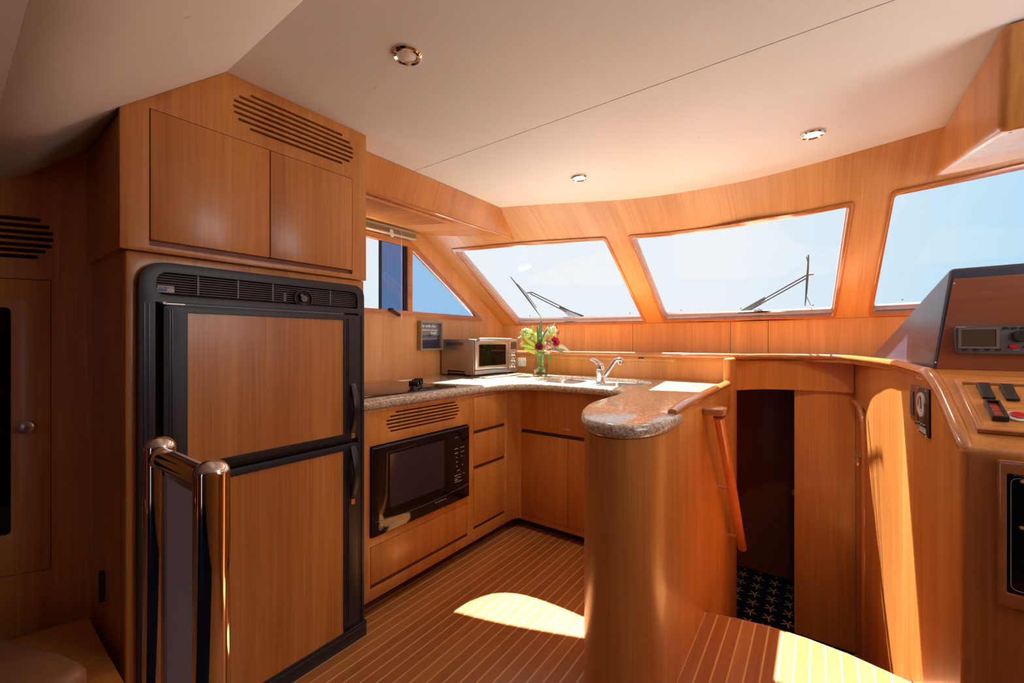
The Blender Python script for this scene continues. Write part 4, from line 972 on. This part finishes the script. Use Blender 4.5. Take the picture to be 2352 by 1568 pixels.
# ------------------------------------------------------------------ downlights
def downlight(x, y, lit, label, e):
    t = thing('ceiling_downlight', label, 'light', (x, y, ZC), 'round ceiling downlights')
    b = MB(); b.lathe([(.030, -.0005), (.043, -.0005), (.043, -.004), (.038, -.009), (.030, -.007), (.028, -.001)], (x, y, ZC), n=36); b.build('bezel', M['chrome'], t)
    b = MB(); b.lathe([(.0, -.0085), (.012, -.008), (.024, -.006), (.0295, -.002), (.0295, -.0005), (0, -.0005)], (x, y, ZC), n=30); b.build('lens', M['bulb'] if lit else M['bulb_off'], t)
    if e:
        ld = bpy.data.lights.new('downlight_beam', 'SPOT'); ld.energy = e; ld.spot_size = R(140); ld.spot_blend = .8; ld.shadow_soft_size = .03; ld.color = (1, .86, .68)
        lo = bpy.data.objects.new('downlight_beam', ld); COL.objects.link(lo); lo.location = (x, y, ZC-.02)
downlight(-.973, .813, False, 'unlit chrome ceiling downlight nearest the tall cabinet', 0)
downlight(-.988, 1.941, True, 'lit ceiling downlight above the sink, farthest forward on the port side', 5)
downlight(-.019, 2.089, True, 'lit ceiling downlight over the companionway near the helm', 5)

# ------------------------------------------------------------------ wipers on the outside of the glass
def wo(x, y, off=.10): 
    p = onW(x, y); d = ray(x, y).normalized(); n_ = Vector((0, .58, .81)); return p + d*(off/ d.dot(n_))
w = thing('windshield_wiper', 'black wiper parked across the port windshield pane', 'wiper', wo(1330, 730), 'windshield wipers')
b = MB(); b.tube([wo(1222, 671), wo(1336, 727)], .0042, 8); b.tube([wo(1219, 675), wo(1300, 716)], .0042, 8); b.prism([wo(1284, 706, .11), wo(1340, 727, .11), wo(1322, 729, .11), wo(1306, 726, .11)], (0, .006, .010)); b.build('arm', M['wiper'], w)
b = MB(); b.obox(wo(1216, 672, .10), (.022, 0, 0), (0, .007, -.003), (0, .004, .007)); b.build('joint', M['wiper_grey'], w, .002)
b = MB(); b.tube([wo(1173, 636, .075), wo(1208, 680, .078), wo(1243, 729, .075)], [.003, .007, .003], 8); b.tube([wo(1188, 652, .09), wo(1207, 672, .11), wo(1232, 707, .09)], .0028, 6); b.build('blade', M['wiper'], w)
w = thing('windshield_wiper', 'black wiper with forked blade ends across the centre windshield pane', 'wiper', wo(1715, 716), 'windshield wipers')
b = MB(); b.tube([wo(1702, 718), wo(1760, 684), wo(1852, 632)], .0042, 8); b.tube([wo(1718, 716), wo(1765, 688), wo(1852, 639)], .0042, 8); b.prism([wo(1700, 716, .11), wo(1757, 684, .11), wo(1757, 690, .11), wo(1716, 719, .11)], (0, .006, .010)); b.tube(spline([wo(1733, 711), wo(1741, 709), wo(1749, 712), wo(1753, 718)], 4), .002, 6); b.build('arm', M['wiper'], w)
b = MB(); b.tube([wo(1852, 631), wo(1869, 629)], .0085, 10); b.build('joint', M['wiper_grey'], w)
b = MB(); b.tube([wo(1857, 585, .085), wo(1856, 612, .08), wo(1854, 640, .08), wo(1852, 672, .08), wo(1849, 702, .075)], [.0035, .005, .007, .006, .0035], 8)
b.tube([wo(1852, 588, .09), wo(1855, 600, .085)], .0024, 6); b.tube([wo(1851, 678, .085), wo(1862, 701, .09)], .0026, 6); b.build('blade', M['wiper'], w)

# ------------------------------------------------------------------ helm console
XC = .262
hc = thing('helm_console', 'cherry helm console to starboard with a sloping switch panel', 'helm console', (.7, 1.9, 0))
b = MB(); b.prism([(XC, 1.373, -.0), (XC, 1.373, .938), (XC, 1.655, 1.073), (XC, 2.22, 1.073), (XC, 2.22, -.60), (XC, 2.02, -.60), (XC, 2.02, 0)], (XS-XC-.002, 0, 0)); b.build('body', M['wood'], hc, .015, 5)
wl = [(.1955, 2.82), (.207, 2.69), (.236, 2.46), (.258, 2.28), (.262, 2.20)]
struct(strip_wall([(p.x, p.y) for p in spline([(x, y, 0) for x, y in wl], 5)], -.62, 1.075, .02).build('wall_companionway_starboard', M['wood']))
b = MB()
for k in (0, .022): b.tube([(.2186+k*.13, 2.60-k, .694), (.2286+k*.12, 2.523-k, .225), (.2377+k*.12, 2.446-k, -.243), (.240, 2.41-k, -.5)], .0014, 5)
struct(b.build('trim_5', M['dark_door']))
# side cabin door with rounded casing
sd_ = thing('side_cabin_door', 'narrow cabin door with a rounded casing and brass latch on the starboard side of the companionway', 'door', (.175, 3.0, -.6))
P1, P2 = Vector((.154, 3.12, 0)), Vector((.194, 2.84, 0))
b = MB(); dv = (P2-P1); nn = Vector((.99, .09, 0))
b.prism([P1+Vector((0, 0, -.62))+nn*.02, P2+Vector((0, 0, -.62))+nn*.02, P2+Vector((0, 0, .88))+nn*.02, P1+Vector((0, 0, .88))+nn*.02], nn*.02); b.build('door_leaf', M['wood'], sd_)
ztop = .80
b = MB(); pth = [P1+dv*.02+Vector((0, 0, ztop+.04)), P1+dv*.45+Vector((0, 0, ztop+.035)), P1+dv*.80+Vector((0, 0, ztop)), P1+dv*.97+Vector((0, 0, ztop-.10)), P1+dv*1.0+Vector((0, 0, ztop-.25)), P1+dv*1.0+Vector((0, 0, -.62))]
b.tube(spline(pth[:5], 5)+[pth[5]], .014, 12); b.build('casing', M['trim'], sd_)
strip_wall([(.166, 3.125), (.181, 2.98), (.1955, 2.815)], .83, 1.075, .02).build('head_panel', M['wood'], sd_)
q = P1.lerp(P2, .34); zq = 1.18 - (1035-784)/965*2.53
b = MB(); b.box((q.x+.002, q.y-.022, zq-.03), (q.x+.022, q.y+.022, zq+.015)); b.build('latch_plate', M['gold'], sd_, .003)
b = MB(); b.box((q.x-.001, q.y-.016, zq+.018), (q.x+.022, q.y+.016, zq+.036)); b.lathe([(.005, 0), (.004, .004), (0, .005)], (q.x+.003, q.y, zq-.012), (-1, 0, 0), 10); b.build('strike', M['gold'], sd_)

# gauge and folding instrument on the console side
def hx(x, y): q = onX(x, y, XC); return (q.y, q.z)
gg = thing('side_gauge', 'black framed round dial gauge with folding cover on the side of the helm console', 'gauge', (XC-.01, 1.8, .95))
def cxp(a, c, d=0): return Vector((XC-.001-d, a, c))
quad = [hx(x, y) for x, y in ((2112, 888), (2138, 894), (2139, 1008), (2115, 991))]
b = MB(); b.prism([cxp(a, c) for a, c in quad], (-.004, 0, 0)); pt = b.build('plate', M['black'], gg, .002)
q2 = [hx(x, y) for x, y in ((2095, 882), (2111, 886), (2111, 972), (2095, 961))]
b = MB(); b.prism([cxp(a, c) for a, c in q2], (-.003, 0, 0)); b.build('cover_back', M['dark_door'], gg, .001)
q3 = [hx(x, y) for x, y in ((2096, 897), (2104, 899), (2104, 955), (2096, 949))]
b = MB(); b.prism([cxp(a, c, .003) for a, c in q3], (-.003, 0, 0)); b.build('cover_window', M['grey'], gg, .001)
q4 = [hx(x, y) for x, y in ((2097, 899), (2103, 901), (2103, 912), (2097, 910))]
b = MB(); b.prism([cxp(a, c, .0062) for a, c in q4], (-.001, 0, 0)); b.build('cover_label', M['dial_grey'], gg)
ya, za_ = hx(2122, 929); yw = abs(hx(2113, 929)[0]-hx(2131, 929)[0])/2; zh = abs(hx(2122, 902)[1]-hx(2122, 957)[1])/2
def ring3(k0, k1, h0, h1): 
    mb = MB(); n = 36; vs = []
    for k, h in ((k0, h0), (k0, h1), (k1, h1), (k1, h0)):
        vs += [cxp(ya+yw*k*math.cos(2*math.pi*j/n), za_+zh*k*math.sin(2*math.pi*j/n), h) for j in range(n)]
    return mb.add(vs, [(i*n+j, i*n+(j+1) % n, ((i+1) % 4)*n+(j+1) % n, ((i+1) % 4)*n+j) for i in range(4) for j in range(n)])
ring3(1.0, .72, .004, .008).build('dial_ring', M['lgrey'], pt)
ring3(.72, .001, .004, .0055).build('dial_face', mat('dial_face_cream', (.55, .50, .46), .3), pt)
b = MB(); b.obox(cxp(ya, za_+.006, .0062), (.0006, 0, 0), (0, .002, 0), (0, .004, zh*.5)); b.build('needle', M['gap'], pt)
b = MB()
for i in range(4):
    y0_, z0_ = hx(2117, 986-i*3.2); y1_, z1_ = hx(2133, 998-i*3.2); b.tube([cxp(y0_, z0_, .0045), cxp(y1_, z1_, .0045)], .0012, 5)
for x, y in ((2114, 891), (2132, 897), (2115, 990), (2133, 1003)):
    c = hx(x, y); b.lathe([(.004, 0), (.003, .002), (0, .002)], cxp(c[0], c[1], .004), (-1, 0, 0), 10)
b.build('bezel_lines', M['lgrey'], pt)
b = MB()
for x, y in ((2112, 971), (2118, 972), (2124, 976), (2130, 979)):
    c = hx(x, y); b.lathe([(.006, 0), (.005, .005), (0, .006)], cxp(c[0], c[1], .004), (-1, 0, 0), 12)
b.build('push_buttons', M['dial_grey'], pt)

# sloping switch panel
SA, SB = Vector((0, 1.373, .938)), Vector((0, 1.655, 1.073)); se = (SB-SA).normalized(); sn2 = Vector((0, -se.z, se.y))
def SL(X, s, h=0): return SA + Vector((X, 0, 0)) + se*s + sn2*h
def sinv(x, y): q = hit(x, y, SA, sn2); return (q.x, (q-SA).dot(se))
tl, bl_ = sinv(2193, 879), sinv(2240, 994)
sx0 = (tl[0]+bl_[0])/2; st, sb = tl[1], bl_[1]
sp_ = thing('switch_panel', 'cherry switch panel with moulded edge on the sloping console top', 'switch panel', SL(sx0, sb))
b = MB(); ring(b, [(sx0, sb), (.80, sb), (.80, st), (sx0, st)], [(sx0+.012, sb+.012), (.788, sb+.012), (.788, st-.012), (sx0+.012, st-.012)], lambda a, c, d: SL(a, c, .012-d), .012); b.build('edge_moulding', M['trim'], sp_, .003, 3)
b = MB(); b.prism([SL(a, c, .0005) for a, c in ((sx0+.01, sb+.01), (.79, sb+.01), (.79, st-.01), (sx0+.01, st-.01))], sn2*.003); b.build('panel', M['wood_x'], sp_)
b = MB(); lp = rrect(sx0+.018, sb+.020, .78, st-.018, .008, 4); b.tube([SL(a, c, .0035) for a, c in lp], .0007, 4, closed=True); b.build('inlay_line', mat('pale_inlay', (.75, .50, .28), .5), sp_)
def rocker(x0, y0, x1, y1, label, name='rocker_switch'):
    a, c = sinv(x0, y0), sinv(x1, y1); X0_, X1_ = a[0], a[0]+.025; s1, s0 = a[1]-.004, c[1]+.004
    t = thing(name, label, 'switch', SL(X0_, s0, .0037), 'rocker switches on the switch panel'); return t, X0_, X1_, s0, s1
for nm, (x0, y0, x1, y1), lb in (('a', (2240, 890, 2277, 923), 'left black rocker switch in the top row of the sloping switch panel'), ('b', (2292, 893, 2332, 927), 'right black rocker switch in the top row of the sloping switch panel')):
    t, a, c, s0, s1 = rocker(x0, y0, x1, y1, lb)
    b = MB(); b.prism([SL(a, s, h) for s, h in ((s0, .0037), (s0, .012), ((s0+s1)/2, .013), (s1, .020), (s1+.004, .0037))], (c-a-.002, 0, 0)); b.build('rocker', M['black'], t, .002)
a0_, c0_ = sinv(2257, 930), sinv(2296, 971)
t = thing('breaker_switch', 'lit red rocker in a raised black frame below the black rocker switches', 'switch', SL(a0_[0], c0_[1], .004))
w_ = .027; b = MB(); o_ = [(a0_[0], c0_[1]), (a0_[0]+w_, c0_[1]), (a0_[0]+w_, a0_[1]), (a0_[0], a0_[1])]
ring(b, o_, [(o_[0][0]+.0045, o_[0][1]+.005), (o_[1][0]-.0045, o_[1][1]+.005), (o_[2][0]-.0045, o_[2][1]-.005), (o_[3][0]+.0045, o_[3][1]-.005)], lambda a, c, d: SL(a, c, .018-d), .0145); b.build('housing', M['black'], t, .001)
b = MB(); b.prism([SL(a, c, .0037) for a, c in ((o_[0][0]+.005, o_[0][1]+.006), (o_[1][0]-.005, o_[1][1]+.006), (o_[2][0]-.005, o_[2][1]-.006), (o_[3][0]+.005, o_[3][1]-.006))], sn2*.007); rk = b.build('rocker', M['orange_red'], t)
b = MB()
for i in range(4): s = o_[0][1]+.012+i*(o_[2][1]-o_[0][1]-.02)/4; b.prism([SL(a, c, .0108) for a, c in ((o_[0][0]+.009, s), (o_[1][0]-.009, s), (o_[1][0]-.009, s+.0012), (o_[0][0]+.009, s+.0012))], sn2*.0004)
b.build('rocker_marks', mat('pale_red', (.8, .3, .2), .5), rk)
cc_ = sinv(2340, 961)
t = thing('stop_button', 'round red push button with a cream ring on the switch panel', 'button', SL(cc_[0]-.001, cc_[1], .004))
b = MB(); b.lathe([(.0205, 0), (.0205, .004), (.015, .006), (.015, 0)], SL(cc_[0]-.001, cc_[1], .0037), sn2, 28); b.build('ring', M['white'], t)
b = MB(); b.lathe([(.0145, 0), (.0145, .007), (.010, .009), (0, .0095)], SL(cc_[0]-.001, cc_[1], .0037), sn2, 24); b.build('button_cap', M['red'], t)
lbm = mat('engraved_label', (.62, .40, .18), .6)
for s_txt, x, y, sz in (('BILGE', 2261, 931, .006), ('WINDSHIELD', 2308, 936, .0052), ('WIPER', 2311, 940, .0052), ('HORN', 2270, 981, .008), ('START', 2336, 978, .007)):
    a = sinv(x, y); text('label_lettering', s_txt, sz, SL(a[0], a[1], .0038), (1, 0, 0), se, lbm, sp_, ext=.0002)

# breaker panel on the aft face
YA = 1.3725
px0 = onY(2310, 1200, YA).x; pz1 = onY(2310, 1085, YA).z; pz0 = onY(2310, 1357, YA).z; fx0 = onY(2288, 1100, YA).x
b = MB(); ring(b, [(fx0, pz0-.03), (.85, pz0-.03), (.85, pz1+.028), (fx0, pz1+.028)], [(px0, pz0), (.82, pz0), (.82, pz1), (px0, pz1)], NY(YA-.010), .009); bp = b.build('breaker_panel', M['trim'], hc, .003)
b = MB(); b.box((px0+.0005, YA-.006, pz0+.0005), (.8195, YA-.001, pz1-.0005)); b.build('plate', M['gloss_black'], bp)
b = MB(); b.tube([(a, YA-.0062, c) for a, c in rrect(px0+.006, pz0+.008, .81, pz1-.008, .012, 4)], .0006, 4, closed=True); b.build('border_line', M['lgrey'], bp)
q = onY(2334, 1091, YA-.006); text('panel_lettering', 'ENGINE', .0075, (q.x-.004, YA-.0062, q.z-.002), (1, 0, 0), (0, 0, 1), M['lgrey'], bp, ext=.0002)
b = MB()
for x, y in ((2349, 1106), (2347, 1212)): q = onY(x, y, YA-.006); b.lathe([(.004, 0), (.003, .003), (0, .004)], (q.x, YA-.006, q.z), (0, -1, 0), 10)
b.build('indicator_lamp', M['amber'], bp)

# instrument hood
hd = thing('instrument_hood', 'black instrument hood with sky reflection painted in, standing on the helm console', 'instrument hood', (.7, 2.3, 1.10))
A0, B0, C0 = Vector((.306, 1.955, 1.0745)), Vector((.347, 1.955, 1.419)), Vector((.225, 2.92, 1.0885))
AR, BR = Vector((1.26, 1.955, 1.0745)), Vector((1.22, 1.955, 1.43)); CR = Vector((1.30, 2.92, 1.0885)); D0, DR = Vector((.36, 2.12, 1.405)), Vector((1.21, 2.12, 1.415)); E0 = Vector((.235, 2.90, 1.115)); ER = Vector((1.29, 2.90, 1.115))
b = MB(); b.add([A0, B0, D0, E0, C0, AR, BR, DR, ER, CR], [(0, 1, 2, 3, 4), (9, 8, 7, 6, 5), (1, 6, 7, 2), (2, 7, 8, 3), (3, 8, 9, 4), (0, 4, 9, 5), (0, 5, 6, 1)]); b.build('shell', M['hood'], hd, .012, 3, 20)
ip = [onY(x, y, 1.95) for x, y in ((2150, 838), (2191, 640))]
b = MB(); x0, z0 = ip[0].x, 1.082; x1, z1 = ip[1].x, ip[1].z
b.prism([(x0, 1.951, z0), (1.22, 1.951, z0), (1.19, 1.951, z1+.01), (x1, 1.951, z1)], (0, .003, 0)); b.build('instrument_board', wood('dark_burl_board', (.20, .055, .022), (.34, .11, .045), 'X', rough=.3, coat=.4, fine=.4), hd, .001)
for q in (onY(2186, 651, 1.95), onY(2143, 832, 1.95)):
    b = MB(); b.lathe([(.003, 0), (.002, .002), (0, .002)], (q.x+.006, 1.951, q.z), (0, -1, 0), 8); b.build('board_screw', M['lgrey'], hd)
q = onY(2255, 672, 1.95); b = MB(); b.box((q.x-.003, 1.9505, q.z-.0007), (q.x+.024, 1.9515, q.z+.0009)); b.build('scratch_mark', M['steel'], hd)
# chartplotter
cp = thing('chartplotter', 'dark grey marine chart display with red buttons mounted on the instrument hood', 'chartplotter', (.47, 1.94, 1.18))
k0, k1 = onY(2192, 750, 1.93), onY(2202, 812, 1.93); kx0 = k0.x; kz1, kz0 = k0.z+.002, k1.z-.001; kx1 = kx0+.235
b = MB(); b.prism([(x, 1.928, z) for x, z in roundpoly([(kx0+.003, kz0), (kx1-.003, kz0), (kx1, kz1), (kx0, kz1)], .012)], (0, .022, 0)); b.build('body', M['grey'], cp, .004, 3)
s0_, s1_ = onY(2208, 757, 1.927), onY(2288, 796, 1.927); sxa, sxb, sza, szb = s0_.x, s1_.x, s1_.z, s0_.z
b = MB(); ring(b, rrect(sxa-.007, sza-.006, sxb+.007, szb+.006, .003), rrect(sxa, sza, sxb, szb, .001), NY(1.9255), .003); b.build('screen_bezel', mat('bezel_taupe', (.16, .13, .12), .4), cp)
b = MB(); b.box((sxa, 1.9268, sza), (sxb, 1.9278, szb)); b.build('screen', M['screen'], cp)
b = MB()
for x in (2217, 2243, 2269, 2295): q = onY(x, 803, 1.927); b.prism([(u, 1.9275, v) for u, v in rrect(q.x-.005, q.z-.003, q.x+.005, q.z+.003, .0025)], (0, -.003, 0))
for x in (2311, 2330, 2350): q = onY(x, 753, 1.927); b.prism([(u, 1.9275, v) for u, v in rrect(q.x-.005, q.z-.004, q.x+.005, q.z+.003, .003)], (0, -.003, 0))
b.build('soft_key', M['black'], cp)
q = onY(2340, 772, 1.927); b = MB(); b.lathe([(.018, 0), (.017, .009), (.014, .012), (0, .012)], (q.x+.004, 1.928, q.z), (0, -1, 0), 28); b.build('trackpad', M['black'], cp)
b = MB(); q = onY(2329, 795, 1.927)
for dx in (0, .030): b.prism([(u, 1.9275, v) for u, v in rrect(q.x-.0095+dx, q.z-.006, q.x+.0095+dx, q.z+.005, .0055)], (0, -.0035, 0))
b.build('red_key', M['red'], cp)
text('key_lettering', 'POWER', .004, (q.x-.002, 1.9268, q.z-.012), (1, 0, 0), (0, 0, 1), M['lgrey'], cp, ext=.0002)
q = onY(2198, 751, 1.927); b = MB(); b.box((q.x, 1.9268, q.z-.0008), (q.x+.019, 1.9275, q.z+.0008)); b.build('maker_strip', M['lgrey'], cp)

# overhead console above the helm
oh = thing('overhead_console', 'cherry overhead console hanging from the ceiling above the helm', 'overhead console', (.8, 2.0, 1.9))
tip = onW(2131, 411); XO = .392
za2 = tip.z
L0 = [Vector((XO, 1.655, 2.018)), Vector((XO, WY(XO, 2.018)+.012, 2.018)), Vector((XO, WY(XO, za2)+.012, za2)), Vector((XO, 1.69, 1.745))]
L1 = [Vector((XS-.003, p.y if i in (0, 3) else WY(XS-.003, p.z)+.012, p.z)) for i, p in enumerate(L0)]
b = MB(); b.add(L0+L1, [(0, 1, 2, 3), (7, 6, 5, 4), (0, 4, 5, 1), (1, 5, 6, 2), (2, 6, 7, 3), (3, 7, 4, 0)])
bm_ = b.build('box', M['wood'], oh, .022, 5, 60)
b = MB(); b.lathe([(.004, 0), (.004, -.002), (0, -.002)], (XO+.03, 1.72, 1.7465), n=10); b.build('screw', M['steel'], oh)

# ------------------------------------------------------------------ dark corner to port, aft of the refrigerator
ce = Vector((.47, .883, 0)).normalized(); cn = Vector((ce.y, -ce.x, 0)); CP0 = Vector((-1.9, .31, 0))
def LC(s, z, d=0): return CP0 + ce*s + Vector((0, 0, z)) - cn*d
def linv(x, y): q = hit(x, y, CP0, cn); return ((q-CP0).dot(ce), q.z)
dc = thing('display_cabinet', 'dark cherry corner cabinet with a glazed door and round knob behind the settee', 'cabinet', LC(-.2, 0))
dr1 = linv(118, 643); dr2 = linv(118, 1306); gl1 = linv(25, 706); gl2 = linv(25, 1228)
sr = dr1[0]; ds = .62
sls = []
rows = [(503, 88), (518, 108), (533, 117), (547, 118), (562, 115), (575, 100), (589, 82)]
for y, x in rows:
    a = linv(x, 545); z = linv(60, y)[1]; sls.append(stadium((a[0]-.30+(118-x)*.0006, z), (a[0], z), .012))
b = MB(); holed(b, [(-.95, 0), (.0, 0), (.0, 2.0), (-.95, 2.0)], [[(sr-ds, dr2[1]), (sr, dr2[1]), (sr, dr1[1]), (sr-ds, dr1[1])]] + sls, LC, .02); b.build('face_frame', M['wood'], dc)
b = MB(); b.prism([LC(-.93, .02, .14), LC(-.02, .02, .14), LC(-.02, 1.98, .14), LC(-.93, 1.98, .14)], -cn*.02); b.prism([LC(-.6, 1.42, .022), LC(-.02, 1.42, .022), LC(-.02, 1.6, .022), LC(-.6, 1.6, .022)], -cn*.003); b.build('back', M['gap'], dc)
b = MB(); holed(b, [(sr-ds+.002, dr2[1]+.002), (sr-.002, dr2[1]+.002), (sr-.002, dr1[1]-.002), (sr-ds+.002, dr1[1]-.002)], [roundpoly([(sr-ds+.10, gl2[1]), (gl1[0], gl2[1]), (gl1[0], gl1[1]), (sr-ds+.10, gl1[1])], .015)], lambda a, c, d: LC(a, c, d-.001), .018); dd_ = b.build('door', M['wood'], dc, .001)
b = MB(); b.prism([LC(a, c, .010) for a, c in ((sr-ds+.09, gl2[1]-.01), (gl1[0]+.01, gl2[1]-.01), (gl1[0]+.01, gl1[1]+.01), (sr-ds+.09, gl1[1]+.01))], -cn*.003); b.build('door_glass', M['cab_glass'], dd_)
kb = linv(66, 979); b = MB(); b.lathe([(.006, 0), (.006, .008), (.019, .012), (.020, .018), (.014, .022), (0, .023)], LC(kb[0], kb[1], -.001), cn, 22, sx=1.0); b.build('door_knob', M['steel'], dd_)
b = MB(); zsh = linv(12, 896)[1]; b.prism([LC(a, zsh, d) for a, d in ((sr-ds+.05, .03), (-.03, .03), (-.03, .13), (sr-ds+.05, .13))], (0, 0, .012)); b.build('shelf', M['dark_door'], dc)
b = MB(); q = onY(238, 1345, .298); b.box((q.x-.008, .288, q.z-.045), (q.x+.008, .2995, q.z+.045))
tag(b.build('door_catch', M['black']), 'small black catch low on the aft side of the refrigerator cabinet', 'catch')
st = thing('settee', 'brown leather settee cushion on a cherry base in the dark lower left corner', 'settee', (-1.6, -.2, 0))
cu = roundpoly([(-1.375, .225), (-1.52, .185), (-1.90, .035), (-2.2, -.2), (-2.2, -1.4), (-1.36, -1.4)], [.06, .04, .1, .1, .1, .05], 5)
b = MB(); b.prism([(x, y, .315) for x, y in cu], (0, 0, .105)); b.build('seat_cushion', M['leather'], st, .030, 5)
b = MB(); b.tube([(x, y, .338) for x, y in [(x*1.0+.001, y) for x, y in cu]], .004, 6, closed=True); b.build('piping', M['leather'], st)
b = MB(); b.prism([(x, y, 0) for x, y in ((-1.40, .282), (-1.86, .282), (-1.93, .02), (-2.2, -.2), (-2.2, -1.38), (-1.40, -1.38))], (0, 0, .312)); b.build('base', M['wood'], st)

# chrome railing in the foreground
rl = thing('chrome_railing', 'polished chrome railing of two domed posts and a grey panel before the refrigerator', 'railing', (-.89, .252, 0))
pA, pB = Vector((-.772, .256, 0)), Vector((-1.010, .250, 0)); RR = .0248
for p, z in ((pA, .994), (pB, 1.000)):
    b = MB(); b.lathe([(RR, 0)] + [(RR, z-.024)] + [(RR*math.cos(R(a)), z-.022+.022*math.sin(R(a))) for a in range(10, 90, 10)] + [(0, z)], p, n=40); b.build('post', M['chrome'], rl)
b = MB(); b.tube([pA+Vector((-.02, 0, .962)), pB+Vector((.02, 0, .962))], .0185, 24, caps=False); b.build('top_rail', M['chrome'], rl)
b = MB(); b.tube([pB+Vector((.018, 0, .962)), pB+Vector((.030, 0, .962))], .021, 24); b.build('rail_collar', M['chrome'], rl)
b = MB(); b.box((pA.x-RR+.002, pA.y-.004, .05), (pB.x+RR+.012, pA.y+.004, .935)); b.build('infill_panel', M['panel_grey'], rl)
b = MB(); b.box((pB.x+RR-.002, pA.y-.008, .05), (pB.x+RR+.012, pA.y+.008, .945)); b.box((pA.x-RR+.002, pA.y-.008, .933), (pB.x+RR, pA.y+.008, .945)); b.build('panel_channel', M['steel'], rl)

# open sea around the boat
b = MB(); b.lathe([(0, -1.9), (300, -1.9)], (0, 0, 0), n=48)
tag(b.build('sea', M['sea']), 'open water surrounding the boat outside the windows', 'sea', None, 'stuff')

fill_later = [('fill_starboard_window', (XS-.03, 1.30, 1.50), (R(90+35), 0, R(90)), .74, .76, 3.4, (1, .97, .93))]  # added fill lamp set in the unseen starboard opening
# unseen white foredeck and side decks, added to bounce sunlight onto the ceiling
M['gelcoat'] = mat('white_gelcoat', (.88, .88, .88), .4)
b = MB(); b.prism([(-2.45, 3.1, 1.22), (-1.3, 3.48, 1.22), (-.48, 3.58, 1.22), (.4, 3.48, 1.22), (1.5, 3.1, 1.22), (1.6, 5.6, 1.18), (1.0, 8.5, 1.12), (-.48, 10.5, 1.10), (-2.0, 8.5, 1.12), (-2.6, 5.6, 1.18)], (0, 0, -.04))
struct(b.build('foredeck_bounce', M['gelcoat']))
b = MB(); b.box((-3.1, -3.0, .86), (-2.36, 3.6, .90)); b.box((XS+.06, -3.0, .86), (XS+.85, 3.6, .90)); struct(b.build('side_deck_bounce', M['gelcoat']))
# added area lamps filling the room from the unseen aft door and starboard window
def fill_lamp(name, loc, rot, sx, sy, e, col):
    ld = bpy.data.lights.new(name, 'AREA'); ld.shape = 'RECTANGLE'; ld.size = sx; ld.size_y = sy; ld.energy = e; ld.color = col
    lo = bpy.data.objects.new(name, ld); COL.objects.link(lo); lo.location = loc; lo.rotation_euler = rot
fill_lamp('fill_aft_door', (-.175, -2.98, .98), (R(90), 0, 0), .33, 1.8, .4, (.85, .92, 1))
for a_ in fill_later: fill_lamp(*a_)
